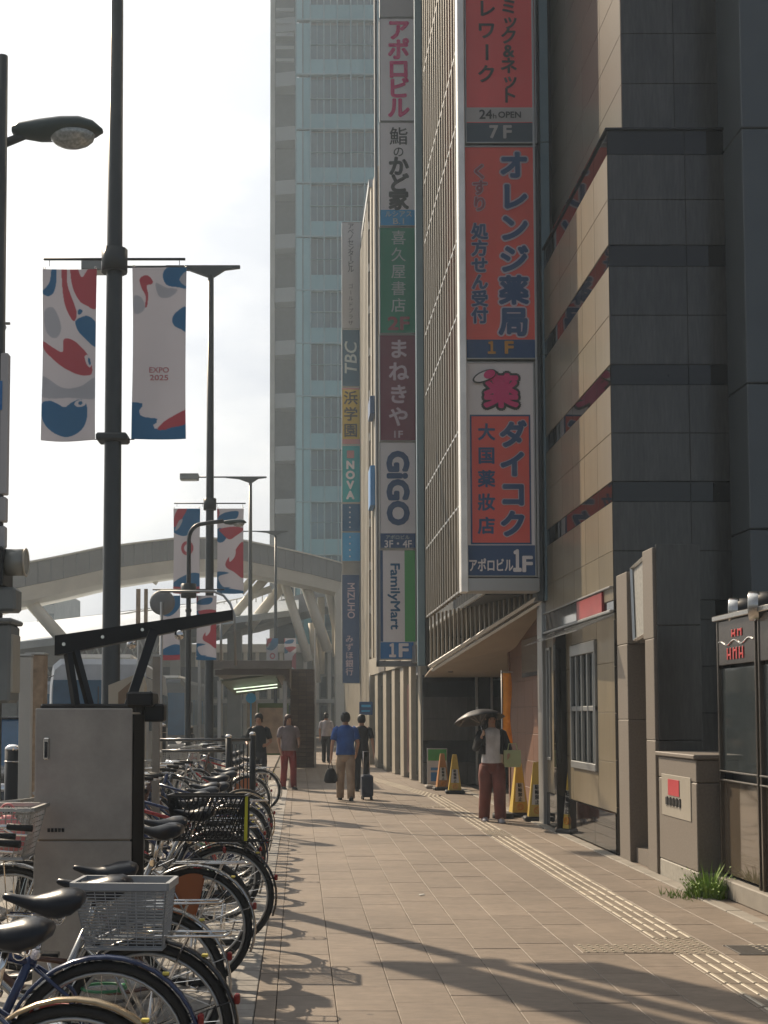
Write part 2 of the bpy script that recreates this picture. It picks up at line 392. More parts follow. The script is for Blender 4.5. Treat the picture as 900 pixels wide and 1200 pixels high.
# ================================================================== RIGHT: BANK BUILDING CLAD IN GRANITE
bank = empty('granite_building', (WX, 14.3, 0), 0, 'grey granite building, buff on its sunlit side, with black bands at the right edge', 'building')
def part(mb, name, mats, par=bank, **k):
    o = mb.build(name, mats, None); o.parent = par; o.matrix_parent_inverse = Matrix.Translation(-Vector(par.location)) @ Matrix.Identity(4)
    return o
def wpart(mb, name, mats, par, label=None):
    "mesh written in world coordinates, hung under a thing"
    o = mb.build(name, mats); o.parent = par
    base = par
    off = Vector((0,0,0))
    while base: off += Vector(base.location); base = base.parent
    o.location = -off
    if label: o['label'] = label
    return o
_pc = {}
def panel(par, face, u, z, w, h, pl, m, t=0.02, name='panel', gap=0.004, c=0.004):
    "one cladding stone; face 'x' looks to -X at x=pl and u runs along Y, face 'y' looks to -Y at y=pl and u runs along X"
    key = (face, round(w,3), round(h,3), m.name, t)
    if key not in _pc:
        b = MB()
        if face == 'x': b.cbox(0, t, gap/2, w-gap/2, gap/2, h-gap/2, c)
        else: b.cbox(gap/2, w-gap/2, 0, t, gap/2, h-gap/2, c)
        _pc[key] = b.mesh(name, m)
    o = inst(name, _pc[key]); off = Vector((0,0,0)); base = par
    while base: off += Vector(base.location); base = base.parent
    o.parent = par
    o.location = Vector((pl, u, z) if face == 'x' else (u, pl, z)) - off
    return o
def Zat(py, Y): return at(CX, py, Y)[1]
WXX = 3.53
Yc, Yf = 14.3, 18.35
ztop = Zat(153, Yc)
core = MB(); core.box(WXX+0.025, 9.0, Yc+0.025, Yf, -0.05, ztop); core.box(WXX+0.26, 9.0, Yc+0.2, Yf, ztop, 22)
wpart(core, 'wall_core', M_dark, bank)
# -Y face and -X face, both from the same courses: band, two stone courses, band ...
bands = [(153, 181), (287, 312), (427, 451), (564, 588), (703, 726)]
bz = [(Zat(b, Yc), Zat(a, Yc)) for a, b in bands]
XS = [WXX, 4.42, 4.93]
YS = [Yc + (Yf-Yc)*k/6 for k in range(7)]
for i, (z0, z1) in enumerate(bz):
    for k in range(6): panel(bank, 'x', YS[k], z0, YS[k+1]-YS[k], z1-z0, WXX+0.006, M_polish, 0.016, 'band_stone')
    for k in range(2): panel(bank, 'y', XS[k], z0, XS[k+1]-XS[k], z1-z0, Yc+0.006, M_polish, 0.016, 'band_stone')
    zl = bz[i+1][1] if i+1 < len(bz) else 0.0
    n = 2 if i+1 < len(bz) else 5
    hh = (z0 - zl)/n
    for j in range(n):
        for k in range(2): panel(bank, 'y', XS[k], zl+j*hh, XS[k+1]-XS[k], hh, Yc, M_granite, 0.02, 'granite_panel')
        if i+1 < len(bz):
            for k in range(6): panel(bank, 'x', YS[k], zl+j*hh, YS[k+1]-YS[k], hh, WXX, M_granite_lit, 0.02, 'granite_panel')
cap = MB(); cap.cbox(WXX-0.02, 5.0, Yc-0.02, Yf, ztop+0.002, ztop+0.03, 0.005); wpart(cap, 'coping', M_polish, bank)
# upper block set back
UX, UY = WXX+0.22, Yc+0.16
uz = [ztop+0.035 + k*0.60 for k in range(12)]
for j in range(11):
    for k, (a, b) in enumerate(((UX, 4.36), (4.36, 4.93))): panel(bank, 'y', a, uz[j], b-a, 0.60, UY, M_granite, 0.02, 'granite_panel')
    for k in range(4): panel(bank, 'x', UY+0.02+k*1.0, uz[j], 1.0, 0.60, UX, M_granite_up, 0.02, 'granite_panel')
# ground floor of the -X face: sunlit buff stones round windows, polished plinth, fascia glass
zb = bz[-1][0]
def yx(px, X=WXX): return X * F / (px - CX)
ya = yx(719); y1, y2 = yx(699), yx(677); y3, y4 = yx(669), yx(652); y5 = yx(640)
def zx(py, Y): return HC + (838-py)/F*Y
zplinth = 0.46
zw0, zw1 = zx(914, 15.6), zx(752, 15.6)       # tall barred window
zf0, zf1 = zx(725, 15.3), zx(668, 15.3)       # glass fascia
for (a, b) in ((Yc, 15.15), (16.55, 17.0), (17.65, 17.9), (18.2, 18.35)):
    n = 4
    for j in range(n): panel(bank, 'x', a, zplinth + (zf0-zplinth)*j/n, b-a, (zf0-zplinth)/n, WXX+0.003, M_granite_lit, 0.02, 'granite_panel')
for (a, b) in ((15.15, 16.55),):
    panel(bank, 'x', a, zplinth, b-a, 0.42-0.002+0.0, WXX+0.003, M_granite_lit, 0.02, 'granite_panel')
    panel(bank, 'x', a, 2.45, b-a, zf0-2.45, WXX+0.003, M_granite_lit, 0.02, 'granite_panel')
panel(bank, 'x', 17.9, zplinth, 0.3, 0.5, WXX+0.003, M_granite_lit, 0.02, 'granite_panel')
panel(bank, 'x', 17.9, 2.5, 0.3, zf0-2.5, WXX+0.003, M_granite_lit, 0.02, 'granite_panel')
for k in range(3): panel(bank, 'x', [Yc, 15.3, 17.65][k], 0.0, [1.0, 1.7, .7][k], zplinth, WXX-0.012, M_polish if k else M_polish, 0.03, 'plinth_stone')
# barred window: upper and lower lights
M_grey_frame = mat('zinc_grey_frame', (0.33, 0.34, 0.34), 0.35, 0.6, var=0.06)
win = MB(); Wy0, Wy1 = 15.17, 16.53
for (a, b) in ((0.88, 0.97), (2.30, 2.44)): win.cbox(WXX-0.03, WXX+0.02, Wy0, Wy1, a, b, 0.006)
win.cbox(WXX-0.025, WXX+0.02, Wy0, Wy1, 1.60, 1.66, 0.005)
for y in (Wy0, Wy1-0.05): win.cbox(WXX-0.026, WXX+0.021, y, y+0.05, 0.97, 2.30, 0.005)
wf = wpart(win, 'window', M_grey_frame, bank)
for (z0, z1, nm) in ((0.97, 1.60, 'lower'), (1.66, 2.30, 'upper')):
    for k in range(4):
        p = MB(); w = (Wy1-Wy0-0.1)/4; a = Wy0+0.05+k*w
        p.box(WXX+0.008, WXX+0.014, a+0.012, a+w-0.012, z0+0.004, z1-0.004)
        wpart(p, 'pane', M_glassd, wf)
for k in range(5):
    b = MB(); w = (Wy1-Wy0-0.1)/4; a = Wy0+0.05+k*w
    b.cbox(WXX-0.035, WXX+0.006, a-0.016, a+0.016, 0.985, 2.29, 0.005); wpart(b, 'bar', M_grey_frame, wf)
# narrow far window
w2 = MB(); w2.cbox(WXX-0.02, WXX+0.02, 17.92, 17.96, 0.96, 2.5, .004); w2.cbox(WXX-0.02, WXX+0.02, 18.14, 18.18, 0.96, 2.5, .004)
w2.cbox(WXX-0.021, WXX+0.02, 17.92, 18.18, 0.92, 0.96, .004); w2.cbox(WXX-0.021, WXX+0.02, 17.92, 18.18, 2.46, 2.5, .004)
w2o = wpart(w2, 'window', M_grey_frame, bank); p = MB(); p.box(WXX+0.006, WXX+0.012, 17.96, 18.14, 0.96, 2.46); wpart(p, 'pane', M_glassd, w2o)
# dark door recess between 17.0 and 17.65
dr = MB(); dr.box(WXX+0.02, WXX+0.03, 17.0, 17.65, 0.0, 2.7); wpart(dr, 'door', M_glassd, bank)
dp = MB(); dp.cbox(WXX-0.14, WXX+0.02, 16.9, 17.05, 0.0, 2.62, 0.01); wpart(dp, 'door_pillar', M_polish, bank)
# fascia: polished glass panels with a red poster showing in one
fa = MB(); fa.cbox(WXX-0.04, WXX+0.02, 14.32, 18.35, zf0, zf0+0.03, .005); fa.cbox(WXX-0.04, WXX+0.02, 14.32, 18.35, 2.98, 3.0, .004); wpart(fa, 'fascia_rail', M_grey_frame, bank)
M_redposter = mat('faded_red_poster', (0.30, 0.05, 0.05), 0.3, var=0.2)
M_fglass = mat('mirror_grey_glass', (0.10, 0.11, 0.12), 0.05, 0.35, var=0.05)
for k, (a, b) in enumerate(((14.75, 16.1), (16.1, 17.2), (17.2, 18.3))):
    p = MB(); p.cbox(WXX-0.025, WXX+0.018, a+0.01, b-0.01, zf0+0.035, 2.975, .004); wpart(p, 'fascia_panel', M_redposter if k == 0 else M_fglass, bank, 'faded red fascia panel' if k == 0 else None)
p = MB(); p.loft([[(WXX-0.005, 14.32, zf0-0.02), (WXX-0.005, 18.3, zf0-0.02), (WXX+0.0, 18.3, zf0-0.03), (WXX+0.0, 14.32, zf0-0.03)], [(WXX-0.42, 14.32, zf0-0.20), (WXX-0.30, 18.3, zf0-0.16), (WXX-0.30, 18.3, zf0-0.17), (WXX-0.42, 14.32, zf0-0.21)]], smooth=False)
wpart(p, 'glass_canopy', glass('canopy_glass', (0.35, 0.37, 0.38), 0.05, 0.45), bank)
# grey panel column at the extreme right, seams at two heights
col2 = MB()
zz = [0, Zat(620, 13.7), Zat(449, 13.7), Zat(150, 13.7), 16, 22]
M_pier = mat('blue_grey_metal_panel', (0.085, 0.097, 0.105), 0.4, 0.2, var=0.06, nscale=2)
for j in range(5):
    p = MB(); p.cbox(4.865, 6.4, 13.7, 14.6, zz[j]+0.006, zz[j+1]-0.006, 0.01); wpart(p, 'pier_panel', M_pier, bank)
# stone portal in front of the corner: jambs, lintel, trapezoid display window
por = empty('stone_portal', (3.6, 13.3, 0), 0, 'brown granite portal pier with a slanted display frame above its dark opening', 'portal')
PX = 3.50; zl0, zl1 = zx(752, 13.2), zx(645, 12.9)
def pv_(*a, m=M_granite_lit, n='granite_block', c=0.006, par=None):
    b = MB(); b.cbox(*a, c); return wpart(b, n, m, par or por)
M_brown = mat('brown_flamed_granite', (0.165, 0.14, 0.115), 0.6, var=0.12, nscale=50, rnd=0.06, bump=0.1)
pv_(PX, PX+0.45, 13.62, 14.05, 0, 1.5, m=M_brown); pv_(PX, PX+0.45, 13.62, 14.05, 1.505, zl0, m=M_brown)
pv_(PX, PX+0.42, 12.6, 12.92, 0, 1.3, m=M_brown); pv_(PX, PX+0.42, 12.6, 12.92, 1.305, zl0, m=M_brown)
pv_(PX, PX+0.42, 12.6, 12.97, zl0+0.005, zl1, m=M_brown); pv_(PX, PX+0.42, 13.6, 14.05, zl0+0.005, zl1-0.13, m=M_brown)
pv_(PX+0.12, PX+0.42, 12.975, 13.595, zl0+0.005, zl1-0.06, m=M_brown)
b = MB(); b.box(PX+0.06, PX+0.4, 12.93, 13.61, 0.003, 0.16); wpart(b, 'sill', M_brown, por)
b = MB(); b.box(PX+0.38, PX+0.42, 12.93, 13.61, 0.165, zl0); wpart(b, 'back_panel', M_dark, por)  # near-black sheet painted in for the shade inside the opening
b = MB()
q0 = [(13.0, zl0+0.08), (13.50, zl0+0.03), (13.57, zl1-0.10), (13.02, zl1-0.03)]
b.prism([(a, z) for a, z in q0], PX+0.06, PX+0.11, 'x'); wpart(b, 'display_panel', mat('display_print', (0.32, 0.31, 0.28), 0.4, var=0.25, nscale=25), por)
b = MB()
for i in range(4):
    (a, z), (a2, z2) = q0[i], q0[(i+1)%4]
    b.tube([(PX+0.05, a, z), (PX+0.05, a2, z2)], 0.022, 4)
wpart(b, 'display_frame', M_steel, por)
# upper front part of the portal block facing the camera has two seams
for j, (z0, z1) in enumerate(((0, 1.3), (1.305, 2.43), (2.435, zl1+0.03))): pv_(PX+0.03, PX+0.46, 12.575, 12.598, z0, z1, m=M_granite, n='front_panel')

# low stone box with the red and black sign
box = empty('stone_plinth_box', (3.6, 11.9, 0), 0, 'waist high brown granite box with overhanging cap and small red sign', 'plinth')
BX = 3.50; by0, by1 = 11.32, 12.5; zcap = 1.19
for j, (z0, z1) in enumerate(((0.0, 0.17), (0.175, 0.97-0.02), (0.955, 1.155))):
    b = MB(); b.cbox(BX, BX+0.52, by0, by1, z0, z1, 0.008)
    wpart(b, 'granite_block', [mat('weathered_base_stone', (0.30,0.28,0.24), 0.7, var=0.15, nscale=20), M_brown, M_brown][j], box)
b = MB(); b.cbox(BX-0.03, BX+0.56, by0-0.03, by1+0.02, 1.16, 1.2, 0.008); wpart(b, 'cap_stone', M_brown, box)
b = MB(); b.cbox(BX-0.008, BX+0.004, 11.47, 12.38, 0.60, 0.99, 0.003)
sp = wpart(b, 'sign_plate', mat('sign_plate_stone', (0.33, 0.30, 0.25), 0.35, var=0.05), box)
b = MB(); b.cbox(BX-0.014, BX-0.009, 11.80, 12.15, 0.80, 0.95, 0.001); wpart(b, 'red_square', mat('sign_red', (0.45, 0.04, 0.05), 0.35), sp)
b = MB()
for k in range(5):
    y = 11.76+k*0.10; b.cbox(BX-0.016, BX-0.009, y, y+0.075, 0.705, 0.785, 0.002)
    b.box(BX-0.018, BX-0.016, y+0.03, y+0.045, 0.69, 0.72)
wpart(b, 'black_marks', M_black, sp)
b = MB()
for k in range(5):
    y = 11.76+k*0.10
    b.cbox(BX-0.02, BX-0.015, y+0.02, y+0.05, 0.772, 0.79, 0.002); b.cbox(BX-0.02, BX-0.015, y+0.02, y+0.05, 0.695, 0.71, 0.002)
wpart(b, 'steel_studs', M_chrome, sp)

# ================================================================== GLASS SHOP FRONT AT THE RIGHT EDGE
sh = empty('glass_display_front', (3.7, 10.6, 0), 0, 'stainless framed glass display front with red lettering and two round spotlights above', 'shop front')
SXF = 3.68
b = MB(); b.cbox(SXF-0.06, SXF+0.5, 4.0, 11.2, 0.0, 0.16, 0.01); wpart(b, 'base_stone', M_kerb, sh)
for k, (a, c) in enumerate(((10.25, 11.2), (9.2, 10.2), (8.1, 9.15), (7.0, 8.05), (5.9, 6.95))):
    p = MB(); p.box(SXF+0.012, SXF+0.02, a+0.03, c-0.03, 0.19, 0.98); wpart(p, 'lower_pane', mat('bronze_mirror_glass', (0.12, 0.095, 0.07), 0.05, 0.3, var=0.08), sh)
    p = MB(); p.box(SXF+0.012, SXF+0.02, a+0.03, c-0.03, 1.08, 1.95); wpart(p, 'upper_pane', M_glassd, sh)
    p = MB(); p.cbox(SXF-0.012, SXF+0.03, a+0.005, c-0.005, 1.98, 2.36, 0.004); wpart(p, 'header_panel', mat('header_dark_steel', (0.10, 0.09, 0.085), 0.25, 0.6), sh)
    p = MB(); p.cbox(SXF-0.02, SXF+0.03, a, a+0.03, 0.16, 2.36, 0.004); p.cbox(SXF-0.02, SXF+0.03, c-0.03, c, 0.16, 2.36, 0.004); wpart(p, 'mullion', mat('bronze_steel', (0.16, 0.14, 0.12), 0.25, 0.8), sh)
    p = MB(); p.cbox(SXF-0.026, SXF+0.03, a, c, 0.985, 1.0, 0.003); p.cbox(SXF-0.026, SXF+0.03, a, c, 1.06, 1.075, 0.003); wpart(p, 'mid_rail', M_steel, sh)
p = MB(); p.cbox(SXF-0.05, SXF+0.5, 5.9, 11.22, 2.365, 2.41, 0.006); wpart(p, 'head_rail', M_steel, sh)
p = MB(); p.box(SXF+0.1, SXF+0.12, 4.0, 11.2, 0.16, 2.36); p.box(SXF+0.03, SXF+0.5, 11.18, 11.2, 0.16, 2.36); wpart(p, 'back_panel', M_dark, sh)
lt_ = MB()     # red characters on the header and a wavy steel strip, both facing the street
for (z0, s_, y0, n_) in ((2.24, 0.032, 10.80, 4), (2.07, 0.05, 10.92, 6)):
    for i in range(n_):
        y = y0 - i*0.075; lt_.cbox(SXF-0.02, SXF-0.014, y-0.012, y+0.012, z0-s_, z0+s_, 0.003)
        if i % 2 == 0: lt_.cbox(SXF-0.0205, SXF-0.0145, y-0.06, y-0.014, z0+s_*(0.3 if i % 4 else -.4), z0+s_*(0.3 if i % 4 else -.4)+0.018, 0.003)
wpart(lt_, 'lettering', mat('red_sign_letters', (0.55, 0.05, 0.05), 0.4), sh)
w = MB(); w.tube([(SXF-0.02, 10.3+k*0.04, 2.165+0.02*math.sin(k*0.7)) for k in range(22)], 0.006, 5); wpart(w, 'steel_wave', M_chrome, sh)
for k, (px, py, Y, r_) in enumerate(((869, 716, 10.9, 0.11), (893, 710, 10.2, 0.115))):
    x, z = at(px, py, Y)
    e = empty('spotlight', (x, Y, z), R(-24), ['black drum spotlight with steel rim above the display glass, the farther and left one', 'black drum spotlight with steel rim above the display glass, the nearer and right one'][k], 'spotlight', 'drum spotlights above the glass front')
    b = MB(); b.cyl((-0.085, 0, 0), r_, 0.34, 'x', 24); b.build('housing', M_black, e)
    b = MB(); b.loft([[(xx, rr2*math.cos(a), rr2*math.sin(a)) for a in [2*math.pi*k_/24 for k_ in range(24)]] for xx, rr2 in ((-0.02, r_+.004), (-0.095, r_+.006), (-0.10, r_-.002), (-0.09, r_-.014), (-0.078, r_-.02))], cap=False); b.build('rim', M_steel, e)
    b = MB(); b.tube([(0.1, 0, -r_+0.01), (0.1, 0, -0.19), (0.1, 0.0, -(z-2.40))], 0.02, 8); b.build('bracket', M_steel, e)

# ================================================================== APOLLO-TYPE BUILDING WITH SLATTED SCREEN
apo = empty('slatted_building', (3.5, 22, 0), 0, 'building wrapped in fine vertical metal slats behind the large stacked signs', 'building')
SX0 = 2.33; zmain = zx(693, 18.0)
b = MB(); b.box(2.75, 12, 18.75, 29.0, zmain+0.02, 22); wpart(b, 'body', mat('curtain_wall_behind_slats', (0.04, 0.042, 0.042), 0.6, var=0.12, nscale=1.0), apo)
b = MB()
for z in [zmain + 1.25*k for k in range(0, 15)]:
    b.box(2.70, 2.745, 18.75, 29.0, z+0.03, z+0.09)
wpart(b, 'floor_edge', M_alu, apo)
sm = MB(); sm.cbox(-0.05, 0.04, -0.035, 0.035, zmain, 17, 0.006); sme = sm.mesh('slat', mat('bronze_anodised_slat', (0.21, 0.185, 0.145), 0.5, 0.4, var=0.08, nscale=3))
for i in range(15):
    inst('slat', sme, apo, Vector((SX0, 18.25+i*0.325, 0)) - Vector(apo.location))
b = MB(); b.cbox(SX0-0.05, SX0+0.05, 17.86, 18.10, zmain-0.02, 17, 0.01); wpart(b, 'corner_post', mat('bright_steel_edge', (0.85, 0.83, 0.78), 0.35, 0.3), apo)
for z in [zmain, zmain+1.22, zmain+2.3, zmain+4.0, zmain+5.1, zmain+6.8, zmain+7.9, zmain+10]:
    b = MB(); b.cbox(SX0-0.045, SX0-0.029, 18.08, 22.9, z, z+0.035, 0.004); wpart(b, 'screen_rail', M_alu, apo)
# lower oblique slats under the signs with a sloping foot rail
A = Vector((SX0, 22.8, 2.42)); B = Vector((3.45, 18.25, zx(698, 18.25)))
b2 = mat('lower_slat_metal', (0.30, 0.27, 0.22), 0.5, 0.4)
for i in range(24):
    t = (i+0.5)/24; p = A.lerp(B, t); m_ = MB(); m_.cbox(-0.02, 0.02, -0.012, 0.012, p.z, zmain+0.05, 0.003)
    o = m_.build('slat', b2, apo); o.location = Vector((p.x, p.y, 0)) - Vector(apo.location); o.rotation_euler = (0,0,R(14))
b = MB(); b.tube([A, B], 0.035, 4); b.tube([A+Vector((.05,0,-.07)), B+Vector((.05,0,-.07))], 0.03, 4); wpart(b, 'foot_rail', M_alu, apo)
M_soff = mat('tan_soffit_board', (0.33, 0.27, 0.20), 0.6, var=0.06)
sf = MB()
P_ = [A+Vector((.06,0,-.02)), B+Vector((.06,0,-.02)), Vector((6, 18.38, B.z-0.02)), Vector((6, 29, 2.40)), Vector((2.85, 29, 2.40))]
sf._add(P_ + [p+Vector((0,0,0.03)) for p in P_], [(0,1,2),(0,2,3),(0,3,4),(5,7,6),(5,8,7),(5,9,8),(0,5,6,1),(1,6,7,2),(2,7,8,3),(3,8,9,4),(4,9,5,0)])
wpart(sf, 'soffit', M_soff, apo)
for (px, py, Y) in ((528, 788, 25),):
    x, z = at(px, py, Y); b = MB(); b.cyl((x, Y, z), 0.05, 0.03, 'z', 12); wpart(b, 'downlight', M_black, apo)
# ground floor under the overhang
M_brickb = mat('rust_brown_tile', (0.15, 0.07, 0.04), 0.5, var=0.1, nscale=20, rnd=0.08)
for j in range(8):
    for k in range(5): panel(apo, 'x', 18.42+k*0.70, j*0.42, 0.70, 0.42, 3.62, M_brickb, 0.02, 'wall_tile')
b = MB(); b.box(3.645, 3.7, 18.4, 21.95, 0, 3.25); b.box(5.4, 5.5, 21.9, 29, 0, 3.2); wpart(b, 'inner_wall', M_dark, apo)
b = MB(); b.cbox(3.60, 5.4, 21.92, 22.05, 0, 3.1, .01); wpart(b, 'return_wall', M_brickb, apo)
# reception glass band high on the brown wall, reflecting trees
p = MB(); p.cbox(3.59, 3.61, 18.45, 20.6, 2.15, 2.75, 0.004); wpart(p, 'glass_band', M_fglass, apo)
for j in range(5):
    for k in range(2): panel(apo, 'y', 2.80+k*1.0, j*0.49, 1.0, 0.49, 28.9, M_polish if j in (1,4) else M_granite, 0.03, 'granite_panel')
b = MB(); b.box(2.80, 5.4, 28.93, 29.1, 0, 2.45); wpart(b, 'rear_wall', M_dark, apo)
for x in (3.98, 4.32):
    b = MB(); b.cbox(x, x+0.05, 28.8, 28.89, 0, 2.42, 0.005); wpart(b, 'pilaster', M_alu, apo)
b = MB(); b.cbox(4.05, 4.32, 28.84, 28.88, 0.0, 2.40, .005); wpart(b, 'shutter', M_dark, apo)
# dark column at the far end of the screen
b = MB(); b.cbox(2.31, 2.36, 23.18, 23.235, 2.42, Zat(535, 23), 0.006); wpart(b, 'dark_downpipe', mat('dark_bronze', (0.05,0.045,0.04), 0.4, 0.4), apo)
b = MB(); b.cbox(2.165, 2.30, 23.2, 23.32, 2.44, 17, 0.008); wpart(b, 'end_pier', mat('steel_blue_panel', (0.17, 0.25, 0.29), 0.4, 0.2, var=0.05), apo)
b = MB(); b.cbox(2.303, 2.375, 23.24, 23.32, 2.44, 17, 0.006); wpart(b, 'dark_end_strip', mat('dark_end_strip', (.03,.04,.045), .8, spec=.2), apo)
# blue grey pier that carries the large signs
pier = empty('sign_pier', (3.5, 18.3, 0), 0, 'tall blue grey steel pier standing right of the three large signs', 'pier')
zj = [zmain-0.12, Zat(418, 18.2), Zat(170, 18.2), 13.2, 17]
for j in range(4):
    b = MB(); b.cbox(3.40, 3.49, 18.15, 18.6, zj[j]+0.004, zj[j+1]-0.004, 0.008); wpart(b, 'narrow_panel', M_pier, pier)
    b = MB(); b.cbox(3.50, 3.63, 18.1, 18.6, zj[j]+0.004, zj[j+1]-0.004, 0.008); wpart(b, 'wide_panel', mat('steel_blue_panel', (0.17, 0.25, 0.29), 0.4, 0.2, var=0.05), pier)
b = MB(); b.cbox(3.47, 3.55, 18.25, 18.6, 0, zmain-0.125, 0.008); wpart(b, 'lower_post', M_alu, pier)
# ================================================================== STACKED SIGNS
C_ = {'white': (0.84,0.80,0.80), 'red': (0.85,0.12,0.12), 'orange': (0.60,0.13,0.06), 'navy': (0.035,0.09,0.22), 'dark': (0.05,0.05,0.05),
 'slate': (0.07,0.10,0.13), 'green': (0.03,0.27,0.16), 'maroon': (0.22,0.045,0.08), 'blue': (0.03,0.19,0.48), 'teal': (0.05,0.42,0.45), 'yellow': (0.62,0.44,0.08),
 'pink': (0.72,0.04,0.20), 'grey': (0.50,0.48,0.47), 'orang2': (0.60,0.30,0.06), 'lgreen': (0.10,0.42,0.12), 'sky': (0.05,0.36,0.68), 'deep': (0.02,0.12,0.26), 'pale': (0.58,0.64,0.62),
 'dimred': (0.35,0.08,0.10), 'deepgreen': (0.02,0.17,0.10), 'orred': (0.85,0.13,0.10), 'rose': (0.55,0.25,0.25), 'lilac': (0.68,0.56,0.62), 'tbc': (0.05,0.13,0.20)}
def cm(c): return mat('print_'+c, C_[c], 0.45, var=0.10, nscale=0.9, stain=0.08, stretch=(1,1,.4))
def sign(label, px, Y, bg, items, depth=0.18, group=None, frame=M_alu, fw=0.02):
    x0, z1 = at(px[0], px[1], Y); x1, z0 = at(px[2], px[3], Y); k = (x1-x0)/(px[2]-px[0])
    e = empty('projecting_sign', ((x0+x1)/2, Y, z0), 0, label, 'sign', group)
    ox, oz = (x0+x1)/2, z0
    b = MB(); b.cbox(x0-ox+fw, x1-ox-fw, 0.0, depth, fw, z1-z0-fw, 0.004); b.build('light_box', cm(bg), e)
    b = MB(); b.cbox(x0-ox, x0-ox+fw-0.001, -0.012, depth+.01, 0, z1-z0, .004); b.cbox(x1-ox-fw+0.001, x1-ox, -0.012, depth+.01, 0, z1-z0, .004)
    b.cbox(x0-ox+fw, x1-ox-fw, -0.012, depth+.01, 0, fw-0.001, .004); b.cbox(x0-ox+fw, x1-ox-fw, -0.012, depth+.01, z1-z0-fw+0.001, z1-z0, .004)
    b.build('frame', frame, e)
    def L(x, y):
        a, c = at(x, y, Y); return a-ox, c-oz
    n = 0
    for it in items:
        if it[0] == 'rect':
            _, a, c, d, f, col = it[:6]; n += 1
            (xa, zb), (xb, za) = L(a, c), L(d, f); xa = max(xa, x0-ox+fw+.001); xb = min(xb, x1-ox-fw-.001)
            za = max(za, fw+.001); zb = min(zb, z1-z0-fw-.001); dy = it[6] if len(it) > 6 else 0.003
            b = MB(); b.box(xa, xb, -dy, -dy+0.0025, za, zb); b.build('print_field', cm(col), e)
    groups = {}
    def put(col, ch, x, y, size, bold, lay, **kw):
        mb = groups.setdefault(col, MB()); a, c = L(x, y)
        if kw.get('w'): kw['w'] *= k
        add_glyph(mb, ch, a, c, size*k, -0.008-0.008*lay, bold, **kw)
    for it in items:
        if it[0] == 'col':    # ('col', text, cx, y0, y1, size, color, bold, outlinecolor, outlinebold, lay, squash)
            _, txt, cx, y0, y1, size, col, bold = it[:8]; oc = it[8] if len(it) > 8 else None; ob = it[9] if len(it) > 9 else 0
            lay = it[10] if len(it) > 10 else 0; sq = it[11] if len(it) > 11 else 1.0
            m = len(txt)
            for i, ch in enumerate(txt):
                if ch == ' ': continue
                y = y0 + (y1-y0)*(i+0.5)/m; rot = -90 if ch == 'ー' else 0
                dx = size*0.08 if ch in 'ッャュョ' else 0
                if oc: put(oc, ch, cx+dx, y, size, ob, lay, rot=rot, squash=sq)
                put(col, ch, cx+dx, y, size, bold, lay+(1 if oc else 0), rot=rot, squash=sq)
        elif it[0] == 'word':  # ('word', text, cx, cy, width, height, color, bold, rot, lay, slant)
            _, txt, cx, cy, w, h, col, bold, rot = it[:9]; lay = it[9] if len(it) > 9 else 0; sl_ = it[10] if len(it) > 10 else 0
            put(col, txt, cx, cy, h, bold, lay, rot=rot, em=False, w=w, slant=sl_)
        elif it[0] == 'poly':  # ('poly', pts, color, lay)
            _, pts, col, lay = it; mb = groups.setdefault(col, MB())
            P = [L(*p) for p in pts]; mb.prism([(p[0], p[1]) for p in P], -0.009-0.008*lay, -0.007-0.008*lay)
    for col, mb in groups.items():
        mb.build('lettering', cm(col), e)
    return e
def ellp(cx, cy, rx, ry, rot=0, n=20):
    c, s = math.cos(R(rot)), math.sin(R(rot))
    return [(cx+rx*math.cos(2*math.pi*i/n)*c - ry*math.sin(2*math.pi*i/n)*s, cy+rx*math.cos(2*math.pi*i/n)*s + ry*math.sin(2*math.pi*i/n)*c) for i in range(n)]
YS_ = 18.0; gb = 'large stacked signs beside the blue grey pier'
sign('large red sign with dark characters over a 24h OPEN strip and 7F', (543, -135, 629, 168), YS_, 'red', [
  ('rect', 543, 126, 629, 143, 'grey'), ('rect', 543, 144, 629, 168, 'slate'),
  ('col', 'コミック&ネット', 596, -18, 121, 20, 'dark', .03), ('col', 'テレワーク', 570, -28, 100, 22, 'dark', .03),
  ('word', '24', 569, 134.5, 15, 11, 'dark', .03, 0, 1), ('word', 'h', 579.5, 136.5, 4, 6, 'dark', .02, 0, 1), ('word', 'OPEN', 597, 135, 27, 7.5, 'dark', .04, 0, 1),
  ('word', '7', 578.5, 155, 9.5, 15, 'grey', .05, 0, 1), ('word', 'F', 594.5, 155, 9, 15, 'grey', .05, 0, 1)], 0.35, gb)
sign('large orange sign with navy pharmacy characters and a 1F strip', (543, 171, 629, 421), YS_, 'orred', [
  ('rect', 543, 398, 629, 421, 'navy'),
  ('col', 'オレンジ薬局', 602, 176, 396, 34, 'navy', .045, 'lilac', .10),
  ('col', 'くすり', 562, 192, 249, 18, 'dimred', .035, 'lilac', .09), ('col', '処方せん受付', 562, 262, 380, 19, 'navy', .04, 'lilac', .09),
  ('word', '１', 576, 407.5, 8, 14, 'orang2', .06, 0, 1), ('word', 'F', 596.5, 407.5, 11, 14, 'orang2', .06, 0, 1)], 0.35, gb)
